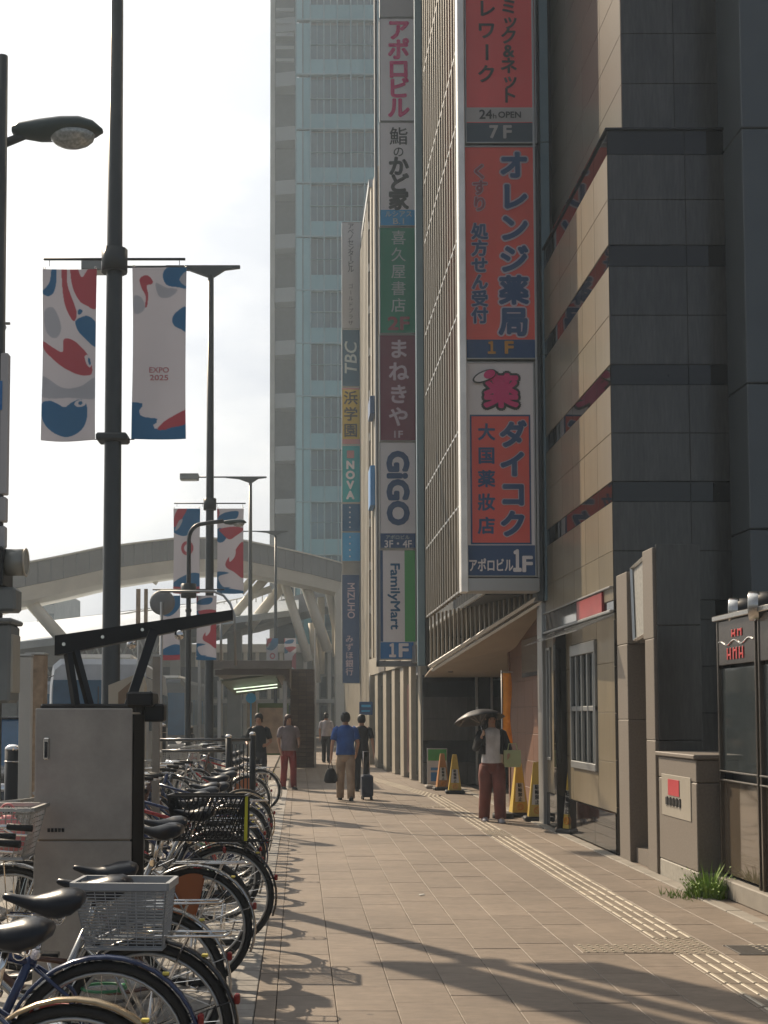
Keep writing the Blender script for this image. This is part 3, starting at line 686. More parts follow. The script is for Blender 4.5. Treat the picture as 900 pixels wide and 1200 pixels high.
sign('large sign with pink drug character, capsule, red field and navy 1F strip', (543, 424, 629, 676), YS_, 'white', [
  ('rect', 543, 639, 629, 676, 'navy'), ('rect', 550.5, 486, 623, 638, 'navy', 0.003), ('rect', 552.5, 488, 621, 636, 'orred', 0.006),
  ('col', '薬', 587, 437, 481, 40, 'pink', .045, 'dark', .12), ('poly', ellp(567.5, 441.5, 15, 6.6, -22), 'dark', 3), ('poly', ellp(567.5, 441.5, 13, 5.0, -22), 'white', 4), ('poly', ellp(573, 439.5, 7, 4.9, -22), 'pink', 5),
  ('col', 'ダイコク', 601, 492, 632, 31, 'navy', .05, 'lilac', .085), ('col', '大国薬妝店', 570, 493, 630, 20, 'navy', .035),
  ('word', 'アポロビル', 575.5, 662, 52, 15, 'white', .025, 0, 1), ('word', '１', 606, 657, 8, 25, 'white', .05, 0, 1), ('word', 'F', 618, 661, 11, 18, 'white', .05, 0, 1)], 0.35, gb)
x0, z1 = at(542, 677, YS_); x1, z0 = at(633, 693, YS_)
b = MB(); b.cbox(x0, x1, YS_-0.01, YS_+0.36, z0, z1, 0.01); b.cbox(x0-0.0, x0+0.028, YS_-0.02, YS_+0.36, z1+0.002, 17, 0.006); b.cbox(x1-0.035, x1-0.003, YS_-0.02, YS_+0.36, z1+0.002, 17, 0.006)
o = b.build('steel_housing', M_alu); tag(o, 'grey steel housing and side rails that frame the three large signs', 'sign frame')

YG = 30.0; gg = 'signs on the middle sign column'
sign('blank grey brown sign panel at the top of the middle column', (444.5, -120, 488, 20), YG, 'grey', [], group=gg)
sign('white sign with five large pink characters, fifth from the bottom of the middle column', (444.5, 21, 488, 142), YG, 'white', [('col', 'アポロビル', 467, 24, 138, 25, 'pink', .045)], group=gg)
sign('white sushi sign with black brushed characters over a blue strip', (444.5, 143, 488, 265), YG, 'white', [('rect', 444, 246, 488, 265, 'sky'),
  ('col', '鮨', 467, 147, 173, 21, 'dark', .01), ('col', 'の', 467, 172, 184, 13, 'dark', .01), ('col', 'かど家', 467, 185, 245, 23, 'dark', .05), ('word', 'ルシアス', 467, 251, 31, 6.5, 'pale', .02, 0, 1), ('word', 'B.1', 467, 259.5, 15, 7, 'pale', .02, 0, 1)], group=gg)
sign('green bookshop sign with thin pale characters and dim 2F', (444.5, 266, 488, 391), YG, 'green', [('col', '喜久屋書店', 467, 269, 368, 17, 'pale', .005), ('word', '2F', 467, 379, 25, 15, 'dimred', .05, 0)], group=gg)
sign('maroon sign with four pale hiragana characters and a small 1F', (444.5, 392, 488, 517), YG, 'maroon', [('col', 'まねきや', 467, 396, 502, 23, 'lilac', .03), ('word', '1F', 467, 509, 10, 8, 'lilac', .03, 0)], group=gg)
sign('white sign with large sideways navy letters above a 3F 4F strip', (444.5, 518, 488, 643), YG, 'white', [('rect', 444, 625, 488, 643, 'navy'), ('word', 'GiGO', 466.5, 572, 86, 24, 'navy', .075, -90), ('word', 'アポロビル', 466, 629.5, 28, 5, 'pale', .01, 0, 1), ('word', '3F・4F', 466.5, 637.5, 32, 8.5, 'white', .03, 0, 1)], group=gg)
sign('white convenience store sign with sideways navy name between green and blue edges, 1F below', (444.5, 644, 488, 773), YG, 'white', [
  ('rect', 444, 644, 449, 752, 'navy'), ('rect', 474, 644, 488, 752, 'lgreen'), ('rect', 444, 752.5, 488, 773, 'blue'),
  ('word', 'FamilyMart', 461.5, 699, 78, 14, 'deep', .03, -90), ('word', '１', 460, 762, 6.5, 15, 'white', .06, 0, 1), ('word', 'F', 473, 762, 10, 15, 'white', .06, 0, 1)], group=gg)
xa, _ = at(440.8, 600, YG); xb, _ = at(444, 600, YG); _, zb_ = at(440, 781, YG)
b = MB(); b.cbox(xa, xb, YG, YG+0.2, zb_, 22, 0.01); xc, _ = at(488.6, 600, YG); b.cbox(xc, xc+0.235, YG-0.02, YG+0.5, zb_-0.2, 22, 0.01); b.cbox(xa, xc, YG+0.0, YG+0.2, zb_, zb_+0.13, 0.01)
tag(b.build('steel_mast', mat('grey_blue_mast', (.20,.21,.225), .6, var=.05)), 'slim grey steel frame holding the middle column of signs', 'sign frame')

YM = 45.0; gm = 'signs on the farther sign column'
sign('pale grey sign with thin dark characters, topmost of the farther column', (400.5, 260, 424, 385), YM, 'grey', [('col', 'アベノセンタービル', 411, 262, 319, 7.5, 'dark', .01), ('col', 'ゴールドプラザ', 411, 332, 382, 6, 'dark', 0)], group=gm)
sign('dark slate sign with slanted pale TBC letters turned sideways', (400.5, 386, 424, 453), YM, 'tbc', [('word', 'TBC', 411, 419.5, 38, 14, 'pale', .02, 90, 0, .15)], group=gm)
sign('yellow school sign with three black characters', (400.5, 454, 424, 521), YM, 'yellow', [('rect', 400, 453, 424, 456.5, 'rose'), ('rect', 400, 514.5, 424, 521, 'rose'), ('col', '浜学園', 411, 457, 514, 16, 'dark', .02)], group=gm)
sign('teal sign with stacked white letters and a small red cross mark', (400.5, 522, 424, 589), YM, 'teal', [('poly', [(406.5,528),(415,528),(415,537),(406.5,537)], 'rose', 0), ('col', 'NOVA', 410.5, 539, 586, 12, 'white', .06)], group=gm)
sign('dark blue sign panel with tiny pale marks above the light blue one', (400.5, 590, 424, 623), YM, 'deep', [('col', '・・・・・', 410, 592, 621, 8, 'white', .01)], group=gm)
sign('light blue sign panel with tiny pale marks', (400.5, 623.5, 424, 658), YM, 'sky', [('col', '・・・・', 410, 626, 656, 8, 'white', .01)], group=gm)
sign('tall navy bank sign, lowest of the farther column', (400.5, 673, 422, 801), YM, 'navy', [('word', 'MIZUHO', 411.5, 704, 42, 8.5, 'lilac', .02, -90), ('col', 'みずほ銀行', 409.5, 744, 792, 9, 'lilac', .01)], group=gm)
x0, z1 = at(401, 655, YM+.1); x1, z0 = at(424, 675, YM+.1)
b = MB(); b.box(x1-0.03, x1+0.05, YM+0.02, YM+0.2, 3.0, z1+12.2); b.box(x0, x1-0.04, YM+0.05, YM+0.15, z0, z1-0.1)
tag(b.build('steel_mast', M_concrete), 'thin pale upright holding the farther column of signs to its building', 'sign frame')
# small blue hanging sign
x, z = at(429, 830, 33); e = empty('hanging_sign', (x, 33, z), 0, 'small blue hanging sign under the far facade above the walkers', 'sign')
b = MB(); b.cbox(-0.17, 0.17, 0, 0.06, -0.17, 0.17, 0.01); b.build('panel', cm('navy'), e)
b = MB(); b.box(-.12,.12,-.006,-.002,.03,.09); b.box(-.12,.10,-.006,-.002,-.09,-.05); b.build('pale_marks', cm('sky'), e)
b = MB(); b.tube([(0.1, 0.03, 0.17), (0.1, 0.03, 0.9)], 0.012, 6); b.build('hanger', M_alu, e)

# ================================================================== FACADES BEYOND (GROUND FLOOR PILASTERS)
fb = empty('far_shop_building', (2.6, 34, 0), 0, 'pale building of ground floor pillars and doors running away behind the walkers', 'building')
PA, PB, PC = Vector((2.80, 29.15)), Vector((2.23, 39.4)), Vector((2.15, 62))
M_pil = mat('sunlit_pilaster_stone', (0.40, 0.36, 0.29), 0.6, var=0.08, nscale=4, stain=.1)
def fac(a, b, s0, s1, z0, z1, out, m, name, par):
    d = (b-a).normalized(); n = Vector((-d.y, d.x)) if (-d.y) < 0 else Vector((d.y, -d.x)); p0, p1 = a+d*s0, a+d*s1
    q = [p0+n*out, p1+n*out, p1-n*0.12, p0-n*0.12]
    mb = MB(); mb.prism([(v.x, v.y) for v in q], z0, z1, 'z'); return wpart(mb, name, m, par)
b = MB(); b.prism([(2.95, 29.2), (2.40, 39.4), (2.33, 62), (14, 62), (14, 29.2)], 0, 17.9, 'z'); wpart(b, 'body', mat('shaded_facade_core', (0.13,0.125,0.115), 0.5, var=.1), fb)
tot = (PB-PA).length
s = 0.0; i = 0
zt = 2.75
for (s0, s1, out, m, nm, z1) in ((0.0, .35, .03, M_pil, 'pilaster', zt), (0.55, 1.3, -0.06, M_glassd, 'door', 2.4), (1.5, 1.85, .03, M_pil, 'pilaster', zt), (2.0, 2.75, -.05, mat('red_brown_door', (0.10,0.045,0.04), 0.4), 'door', 2.3),
    (2.9, 3.5, .02, M_pil, 'pilaster', zt), (3.7, 4.3, -.05, M_glassd, 'door', 2.4), (4.5, 5.1, .03, M_pil, 'pilaster', zt), (5.3, 6.1, -.05, M_glassd, 'window', 2.4), (6.3, 7.0, .03, M_pil, 'pilaster', zt), (7.2, 8.1, -.05, M_glassd, 'window', 2.4), (8.3, 9.0, .03, M_pil, 'pilaster', zt), (9.1, 9.9, -.05, M_glassd, 'window', 2.3)):
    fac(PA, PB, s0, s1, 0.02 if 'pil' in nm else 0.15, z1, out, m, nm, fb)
fac(PA, PB, 0, tot, zt+0.01, zt+0.5, 0.06, M_pil, 'lintel', fb)
for (s0, s1) in ((0.3, 1.6), (3.1, 4.1), (6.2, 7.6)): fac(PA, PB, s0, s1, zt+0.02, zt+0.42, 0.09, mat('fascia_board', (0.22,0.20,0.18), 0.4, var=.2), 'shop_fascia', fb)
for k in range(26):
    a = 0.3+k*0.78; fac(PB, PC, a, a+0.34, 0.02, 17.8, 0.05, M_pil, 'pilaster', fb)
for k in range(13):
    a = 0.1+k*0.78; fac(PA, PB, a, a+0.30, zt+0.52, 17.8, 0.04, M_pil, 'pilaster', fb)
for z in [zt+0.6+k*1.35 for k in range(12)]: fac(PB, PC, 0.1, 22, z, z+0.25, 0.02, M_alu, 'floor_band', fb)
for (py0, py1, c) in ((30, 118, 'dark_blue'), (190, 340, 'blue'), (555, 600, 'blue'), (476, 496, 'dark')):
    x0, z1 = at(438, py0, 38.5); x1, z0 = at(438, py1, 38.5)
    b = MB(); b.cbox(2.10, 2.24, 37.2, 38.3, z0, min(z1, 17.7), 0.01)
    if z1 < 17.8 and z0 < 17: wpart(b, 'side_banner', cm('blue' if c == 'blue' else 'navy'), fb)

# ================================================================== GLASS TOWER
YT = 100.0
def X_(px, Y): return (px-CX)/F*Y
tw = empty('glass_tower', (3, YT, 0), 0, 'tall teal glass office tower with a grey side wing behind the curved footbridge', 'tower')
tx0, tx1, tx2 = at(317, 400, YT)[0], at(346, 400, YT)[0], 10.5
TH = 78
b = MB(); b.box(tx1+0.3, tx2, YT+0.75, YT+18, 0, TH); wpart(b, 'core', mat('tower_core', (0.12,0.14,0.14), 0.6, var=.15, nscale=.3), tw)
zfl = [at(CX, y, YT)[1] for y in (650, 588, 526, 464, 402, 340, 277, 214, 151, 87, 23, -42, -106, -170)]
fh = zfl[5]-zfl[4]
zfl = [zfl[0] - 2*fh, zfl[0]-fh] + zfl
M_tg = mat('teal_spandrel_glass', (0.15, 0.32, 0.35), 0.18, 0.1, var=0.10, nscale=0.25, rnd=0.05)
M_tv = mat('teal_vision_glass', (0.05, 0.11, 0.14), 0.08, 0.1, var=0.30, nscale=0.35, rnd=0.45)
M_tw = mat('pale_teal_strip', (0.26, 0.44, 0.46), 0.25, 0.1, var=0.06, nscale=0.3, rnd=0.04)
M_tm = mat('tower_mullion', (0.18, 0.29, 0.31), 0.4, 0.4)
xs = [at(p, 400, YT)[0] for p in (347, 355, 364, 380, 396, 412, 428, 444)] + [7.4, 8.4, 9.4, tx2]
pc = {}
def gp(x, z, w, h, m, name, y=YT, t=0.12):
    k = (round(w,2), round(h,2), m.name)
    if k not in pc:
        q = MB(); q.box(0.04, w-0.04, 0, t, 0.04, h-0.04); pc[k] = q.mesh(name, m)
    o = inst(name, pc[k], tw); o.location = Vector((x, y, z)) - Vector(tw.location)
for i, z in enumerate(zfl):
    for k in range(len(xs)-1):
        w = xs[k+1]-xs[k]
        if k < 2:
            gp(xs[k], z, w, fh, M_tw if k == 0 else M_tg, 'side_glass'); continue
        gp(xs[k], z, w, fh*0.30, M_tg, 'spandrel_glass')
        gp(xs[k], z+fh*0.30, w, fh*0.70, M_tv, 'pane', YT+0.35)
b = MB(); b.box(-0.05, 0.05, -0.06, 0.3, zfl[0], TH-2); mum = b.mesh('mullion', M_tm)
b = MB(); b.box(-0.035, 0.035, 0.26, 0.40, zfl[0], TH-2); mus = b.mesh('mullion', M_tm)
def tin(nm, me, x, z): inst(nm, me, tw, Vector((x, YT, z)) - Vector(tw.location))
for x in xs[:1]+xs[2:]: tin('mullion', mum, x, 0)
for k in range(2, len(xs)-1):
    for f_ in (1/2,): tin('mullion', mus, xs[k]+(xs[k+1]-xs[k])*f_, 0)
b = MB(); b.box(tx1, tx2, -0.07, 0.34, -0.06, 0.05); tr1 = b.mesh('transom', M_tm)
b = MB(); b.box(xs[2], tx2, 0.2, 0.42, 0, 0.05); tr2 = b.mesh('transom', M_tm)
for z in zfl: tin('transom', tr1, 0, z); tin('transom', tr2, 0, z+fh*0.60)
# curved concrete side wing with open balconies
b = MB(); b.box(tx0, tx1-0.02, YT+1.6, YT+17, 0, TH-3.5); wpart(b, 'wing_core', mat('wing_shadow', (0.07,0.075,0.08), 0.7), tw)
Mw = mat('grey_wing_panel', (0.20, 0.21, 0.215), 0.55, var=0.06, nscale=.4)
for i, z in enumerate(zfl):
    b = MB(); b.prism([(tx0+0.35, YT+0.3), (tx1-0.02, YT-0.02), (tx1-0.02, YT+1.6), (tx0+0.35, YT+1.6)], z-0.9, z+0.25, 'z'); wpart(b, 'balcony_slab', Mw, tw)
b = MB(); b.box(tx0-0.05, tx0+0.32, YT+0.2, YT+16, 0, TH-3); wpart(b, 'wing_fin', M_concrete, tw)
zt2 = at(CX, 72, YT)[1]
b = MB(); b.box(tx0+0.4, tx1-0.1, 0, 0.12, 0, 0.25); lme = b.mesh('roof_louvre', Mw)
for k in range(9): tin('roof_louvre', lme, 0, zt2+k*1.05)

# ================================================================== FOOTBRIDGE (curved, white steel)
br = empty('curved_footbridge', (-5, 70, 0), 0, 'curved cream steel footbridge with V shaped struts crossing above the street', 'bridge')
def Yb(px): return 58 + 16*(px/430.0)
top = [(-200, 700), (-60, 678), (0, 666), (60, 655), (120, 642.5), (170, 636), (205, 632), (245, 631.5), (285, 634), (325, 642), (365, 651), (400, 660.5), (430, 668), (520, 690)]
M_cream = mat('cream_bridge_paint', (0.80, 0.75, 0.65), 0.5, var=0.08, nscale=.6, stain=.15)
M_brgrey = mat('grey_bridge_steel', (0.27, 0.265, 0.255), 0.5, var=0.1, nscale=.5, stain=.15)
def sweep(pts, prof, dy=0):
    "prof: (dy, dz) ring swept along world pts"
    return [[(p[0], p[1]+a+dy, p[2]+c) for a, c in prof] for p in pts]
TP = []
for i in range(len(top)-1):
    for k in range(4):
        t = k/4; px = top[i][0]*(1-t)+top[i+1][0]*t; py = top[i][1]*(1-t)+top[i+1][1]*t
        x, z = at(px, py, Yb(px)); TP.append((x, Yb(px), z))
b = MB(); b.loft(sweep(TP, [(0, 0), (0.25, 0), (0.25, -1.05), (0, -1.05)]), smooth=False); wpart(b, 'parapet', M_brgrey, br)
b = MB(); b.loft(sweep(TP, [(-0.12, 0.08), (0.35, 0.08), (0.35, 0.0), (-0.12, 0.0)]), smooth=False); wpart(b, 'top_rail', M_cream, br)
b = MB(); b.loft(sweep(TP, [(0.05, -1.06), (6, -1.06), (5, -1.5), (1.2, -1.85), (0.3, -1.7)]), smooth=False); wpart(b, 'deck', M_cream, br)
b = MB(); b.loft(sweep(TP, [(5.8, 0), (6, 0), (6, -1.05), (5.8, -1.05)]), smooth=False); wpart(b, 'far_parapet', M_cream, br)
b = MB(); b.box(-0.03, 0.03, -0.035, -0.005, -1.05, 0); rme = b.mesh('parapet_rib', M_brgrey)
for p in TP: inst('parapet_rib', rme, br, Vector(p) - Vector(br.location))
def strut(p0, p1, r, Y0=None, Y1=None, par=br, m=M_cream, nm='strut', seg=4):
    Y0 = Y0 or Yb(p0[0])+2; Y1 = Y1 or Y0
    a = at(*p0, Y0); c = at(*p1, Y1); q = MB(); q.tube([(a[0], Y0, a[1]), (c[0], Y1, c[1])], r, 8); wpart(q, nm, m, par)
for p0, p1, r in (((350,663),(292,735),.30), ((350,663),(384,762),.30), ((334,684),(362,775),.26), ((320,667),(254,745),.26), ((203,650),(180,684),.16), ((205,650),(214,690),.14), ((394,672),(394,770),.26), ((380,668),(398,760),.22), ((365,730),(372,800),.2),
    ((15,683),(76,752),.30), ((318,690),(290,700),.2), ((308,664),(282,694),.22), ((405,680),(405,775),.3), ((376,700),(376,790),.22)):
    strut(p0, p1, r)
x, z = at(408, 690, 74); b = MB(); b.cbox(x-0.8, x+0.9, 73, 74.4, 0, z+1.2, .05); wpart(b, 'pier_column', M_cream, br)

# lower elevated road with grey side and its own railing
lr = empty('elevated_road', (0, 88, 0), 0, 'grey elevated road rising to the right behind the footbridge struts', 'bridge')
pts = []
for px, py in ((-140, 800), (20, 768), (160, 742), (240, 735), (300, 723), (360, 706), (430, 690), (500, 680)):
    x, z = at(px, py, 88); pts.append((x, 88, z))
b = MB(); b.loft(sweep(pts, [(0,0.7),(0.2,0.7),(0.2,-0.05),(7,-0.05),(7,-0.6),(0,-0.6)]), smooth=False); wpart(b, 'deck', M_brgrey, lr)
b = MB()
for i in range(len(pts)-1):
    for k in range(8):
        t = k/8; p = Vector(pts[i]).lerp(Vector(pts[i+1]), t); b.box(p.x-0.04, p.x+0.04, 87.9, 87.98, p.z+0.7, p.z+1.5)
    b.tube([Vector(pts[i])+Vector((0,-.06,1.5)), Vector(pts[i+1])+Vector((0,-.06,1.5))], 0.05, 4)
wpart(b, 'railing', M_cream, lr)
for px in (215, 275, 405):
    x, z = at(px, 760, 90); b = MB(); b.cbox(x-0.5, x+0.5, 89.5, 91, 0, z+2.0, .05); wpart(b, 'column', M_concrete, lr)
# station building: pale facade with bays and awning behind everything
st = empty('station_block', (0, 105, 0), 0, 'pale beige low station block with window bays under the bridges', 'building')
x0, z1 = at(215, 757, 98); x1, _ = at(440, 757, 98)
b = MB(); b.box(x0-14, x1+3, 98.3, 110, 0, z1); wpart(b, 'wall', M_concrete, st)
nb = 16
for k in range(nb):
    xk = x0+(x1-x0)*k/nb
    b = MB(); b.cbox(xk, xk+0.28, 98.0, 98.29, 0, z1, .02); wpart(b, 'pilaster', M_cream, st)
    for (a, c) in ((0.6, 2.3), (2.9, 4.5)):
        if k % 5 == 4 and a > 2: continue
        b = MB(); b.box(xk+0.38, xk+0.85, 98.2, 98.28, a, c); wpart(b, 'window', M_glassd if (k+int(a)) % 3 else mat('lit_beige_blind', (0.30,0.27,0.20), .6), st)
b = MB(); b.cbox(x0-14, x1+3, 97.2, 98.0, 2.45, 2.75, .03); wpart(b, 'awning', M_white, st)
b = MB(); b.cbox(x0-14, x1+3, 97.9, 98.28, z1-0.5, z1+0.15, .03); wpart(b, 'cornice', M_cream, st)
# wide pale station roof at left
ro = empty('station_roof', (-14, 75, 0), 0, 'broad pale metal canopy roof of the station far left under the footbridge', 'roof')
def P3(px, py, Y): x, z = at(px, py, Y); return (x, Y, z)
b = MB(); q = [P3(-140, 760, 60), P3(25, 752, 60), P3(190, 733, 66), P3(350, 714, 75), P3(350, 698, 95), P3(270, 702, 95), P3(195, 710, 95), P3(60, 727, 95), P3(-140, 745, 95)]
t_ = [(v[0], v[1], v[2]-0.35) for v in q]; n = len(q)
b._add(q+t_, [tuple(range(n)), tuple(range(n, 2*n))[::-1]] + [(i, (i+1)%n, n+(i+1)%n, n+i) for i in range(n)]); wpart(b, 'roof_sheet', mat('pale_blue_roof_metal', (0.42,0.46,0.50), 0.35, 0.2, var=.05), ro)
b = MB()
for i in range(15):
    p = P3(-60+i*18, 0, 1); 
q1 = [P3(-140, 764, 61), P3(25, 757, 61), P3(190, 738, 67)]
b.loft([[(v[0], v[1], v[2]), (v[0], v[1]+.4, v[2]), (v[0], v[1]+.4, v[2]-1.1), (v[0], v[1], v[2]-1.1)] for v in q1], smooth=False); wpart(b, 'fascia', M_brgrey, ro)
b = MB()
for i in range(12):
    a = Vector(P3(20+i*13, 758-i*1.5+9, 63)); b.tube([a, a+Vector((.55,0,-1.2))], .06, 4); b.tube([a+Vector((.55,0,-1.2)), a+Vector((1.1,0,0))], .06, 4)
wpart(b, 'truss', M_alu, ro)
for px in (28, 128, 205):
    x, z = at(px, 765, 64); b = MB(); b.cbox(x-0.25, x+0.25, 64, 64.5, 0, z+0.4, .03); wpart(b, 'column', M_concrete, ro)
# long low wall of station shops on the left side of the road
ls = empty('roadside_shops', (-14, 70, 0), 0, 'low dark glazed station shops on the far side of the road', 'building')
b = MB(); b.box(-30, -5.5, 70.5, 80, 0, 4.2); wpart(b, 'wall', mat('dim_shop_wall', (0.14,0.14,0.145), 0.5, var=.2, nscale=.6), ls)
for k in range(22):
    x = -29+k*1.05; b = MB(); b.box(x, x+0.9, 70.35, 70.45, 0.3+(k%3)*0.1, 2.5); wpart(b, 'pane', M_glassd if k%4 else mat('pale_display', (0.35,0.36,0.36), .4), ls)
b = MB(); b.cbox(-30, -5.5, 69.6, 70.4, 2.7, 3.2, .03); wpart(b, 'sign_band', cm('deep'), ls)
# far grey tower blocks on the skyline
for (a, c, t, Y, lb) in ((55, 66, 692, 260, 'far grey block on the skyline, narrow left part'), (62, 81, 697, 285, 'far grey block on the skyline, wider right part')):
    x0, z1 = at(a, t, Y); x1, _ = at(c, t, Y); e = empty('apartment_block', ((x0+x1)/2, Y, 0), 0, lb, 'building')
    b = MB(); b.cbox(x0-2, x1, Y, Y+15, 0, z1, .2); wpart(b, 'wall', M_concrete, e)
    b = MB(); b.box(x0+.5, x0+1.8, Y+2, Y+4, z1, z1+1.2); wpart(b, 'roof_hut', M_concrete, e)
    for k in range(9):
        b = MB(); b.box(x0-1.5, x1-.4, Y-.12, Y-.02, 3+k*3.0, 4.2+k*3.0)
        if 4.2+k*3 < z1-.5: wpart(b, 'window_band', M_glassd, e)

# ================================================================== LAMP POSTS AND BANNERS
def tlamp(X, Y, label, top=10.75, banners=False, arm=True):
    e = empty('street_lamp', (X, Y, 0), 0, label, 'street lamp', 'flat headed street lamps along the kerb')
    b = MB(); b.tube([(0,0,0), (0,0,.9), (0,0,1.0), (0,0,5.5), (0,0,top-0.2)], [.115,.115,.095,.085,.062], 16); b.build('pole', M_pole, e)
    b = MB(); b.cyl((0,0,0), .17, .04, 'z', 16); b.build('base_plate', M_pole, e)
    b = MB(); b.prism([(-.95,0), (.62,0), (.62,-.05), (.3,-.09), (0.07,-.24), (-0.07,-.24), (-.45,-.10), (-.95,-.05)], -.05, .05); 
    o = b.build('bracket', M_pole, e, (0,0,top)); 
    b = MB(); b.tube([(-2.0,0,-.02), (-.9,0,-.02)], .03, 8); b.build('arm', M_pole, e, (0,0,top))
    b = MB(); b.cbox(-2.72,-2.0,-.19,.19,-.14,.10,.02); h = b.build('lamp_head', mat('lamp_head_grey', (0.20,0.205,0.20), .4, .3), e, (0,0,top))
    b = MB(); b.cbox(-2.66,-2.08,-.15,.15,-.155,-.138,.004); b.build('lens', mat('frosted_lens', (0.62,0.62,0.58), .3), h)
    return e
gl = 'street lamp'
tl = [tlamp(-1.9, 12.95, 'nearest tall street lamp pole, carrying two large banners'), tlamp(-1.86, 26.6, 'tall street lamp behind the nearest one, carrying the second pair of banners', 11.05),
      tlamp(-1.86, 49, 'tall thin street lamp beside the bus shelter, third along the kerb'), tlamp(-1.15, 63.6, 'farthest thin street lamp in front of the glass tower')]
# banner prints: colour painted per vertex on fine cloth
def inpoly(P, pts):
    x, y = P[:,0], P[:,1]; ins = np.zeros(len(P), bool); n = len(pts)
    for i in range(n):
        x1, y1 = pts[i]; x2, y2 = pts[(i+1)%n]
        c = ((y1 > y) != (y2 > y)); xi = (x2-x1)*(y-y1)/((y2-y1) if y2 != y1 else 1e-9)+x1
        ins ^= c & (x < xi)
    return ins
def smooth(pts, n=6):
    out = []; m = len(pts)
    for i in range(m):
        p0, p1, p2, p3 = [np.array(pts[(i+k-1)%m], float) for k in range(4)]
        for k in range(n):
            t = k/n; out.append(tuple(0.5*((2*p1)+(-p0+p2)*t+(2*p0-5*p1+4*p2-p3)*t*t+(-p0+3*p1-3*p2+p3)*t**3)))
    return out
RED, BLU, GRY, WHT = (0.42,0.15,0.18), (0.09,0.22,0.36), (0.40,0.42,0.47), (0.54,0.54,0.58)
def nrm(x0, x1, y0, y1, pts): return [((x-x0)/(x1-x0), (y-y0)/(y1-y0)) for x, y in pts]
NA = lambda p: nrm(50, 342, 112, 1035, p); NB = lambda p: nrm(512, 808, 108, 1022, p)
banA = [(GRY, smooth(NA([(60,340),(110,320),(150,420),(120,480),(70,450)]))), (GRY, smooth(NA([(50,690),(160,745),(260,740),(345,700),(345,810),(200,800),(50,800)]))),
 (BLU, smooth(NA([(45,240),(80,258),(110,235),(125,170),(122,108),(100,105),(88,180),(55,225)]))), (RED, smooth(NA([(152,105),(178,105),(185,200),(232,330),(228,380),(205,375),(165,280)]))),
 (RED, smooth(NA([(200,105),(235,105),(262,155),(300,105),(345,105),(345,315),(290,308),(245,275),(210,200)]))), (BLU, smooth(NA([(248,325),(268,335),(252,355),(240,345)]))),
 (BLU, smooth(NA([(235,380),(290,362),(330,385),(345,420),(345,530),(290,490),(250,450),(230,410)]))), (RED, smooth(NA([(50,500),(95,525),(158,552),(165,485),(220,492),(290,560),(322,630),(318,680),(260,680),(170,640),(90,580),(55,540)]))),
 (WHT, smooth(NA([(282,580),(300,575),(322,610),(312,640),(292,620)]))), (BLU, smooth(NA([(300,590),(312,595),(316,625),(305,622)]))),
 (BLU, smooth(NA([(50,840),(95,820),(140,835),(175,850),(215,825),(265,812),(298,850),(298,920),(265,980),(190,1010),(110,985),(60,930)]))), (WHT, smooth(NA([(228,835),(250,815),(285,820),(288,845),(250,852)]))), (BLU, ellp(*[(262-50)/292,(832-112)/923,.04,.011]))]
banB = [(GRY, smooth(NB([(520,260),(560,265),(580,320),(545,352),(518,340)]))), (GRY, smooth(NB([(640,190),(700,215),(760,225),(720,265),(660,262)]))), (RED, smooth(NB([(552,168),(590,148),(622,175),(618,195),(590,205),(598,250),(592,310),(580,312),(584,260),(562,215)]))),
 (BLU, smooth(NB([(680,140),(705,108),(770,100),(815,100),(812,212),(765,213),(710,205),(685,180)]))), (GRY, smooth(NB([(770,170),(815,125),(815,200),(800,205)]))), (BLU, smooth(NB([(732,380),(755,345),(812,320),(812,442),(780,435),(742,415)]))),
 (BLU, NB([(500,828),(572,830),(570,850),(552,870),(560,895),(585,905),(655,912),(650,935),(632,945),(640,965),(680,965),(720,945),(812,935),(812,1030),(500,1030)])), (RED, smooth(NB([(655,968),(690,930),(740,900),(812,872),(812,940),(730,960),(690,972)])))]
NC = lambda p: nrm(118, 275, 278, 750, p); ND = lambda p: nrm(365, 528, 278, 778, p)
banC = [(BLU, smooth(NC([(118,410),(180,430),(240,400),(280,340),(280,270),(200,270),(170,330),(118,380)]))), (RED, smooth(NC([(118,340),(145,280),(198,275),(170,330),(140,370),(118,378)]))), (GRY, smooth(NC([(125,400),(150,345),(172,340),(150,385)]))), 
 (RED, ellp(*[(200-118)/157,(497-278)/472,.24,.085])), (WHT, ellp(*[(200-118)/157,(497-278)/472,.13,.045])),
 (BLU, smooth(NC([(110,700),(160,660),(230,635),(285,650),(285,715),(110,715)]))), (RED, NC([(110,712),(285,712),(285,760),(110,760)]))]
banD = [(BLU, smooth(ND([(365,330),(420,300),(495,295),(480,340),(420,350),(370,345)]))), (RED, smooth(ND([(365,270),(380,300),(372,330),(362,330)]))), (BLU, smooth(ND([(365,400),(410,400),(425,440),(400,475),(365,470)]))), (RED, smooth(ND([(380,400),(470,385),(530,400),(480,440),(440,460),(400,430)]))),
 (RED, smooth(ND([(470,530),(530,480),(535,680),(470,650),(420,620),(425,580)]))), (WHT, smooth(ND([(455,520),(480,520),(475,560),(445,590),(440,560)]))), (BLU, smooth(ND([(360,655),(440,655),(375,680),(400,735),(450,740),(400,752),(362,740)]))), (BLU, smooth(ND([(360,760),(430,745),(530,765),(530,785),(360,785)])))]
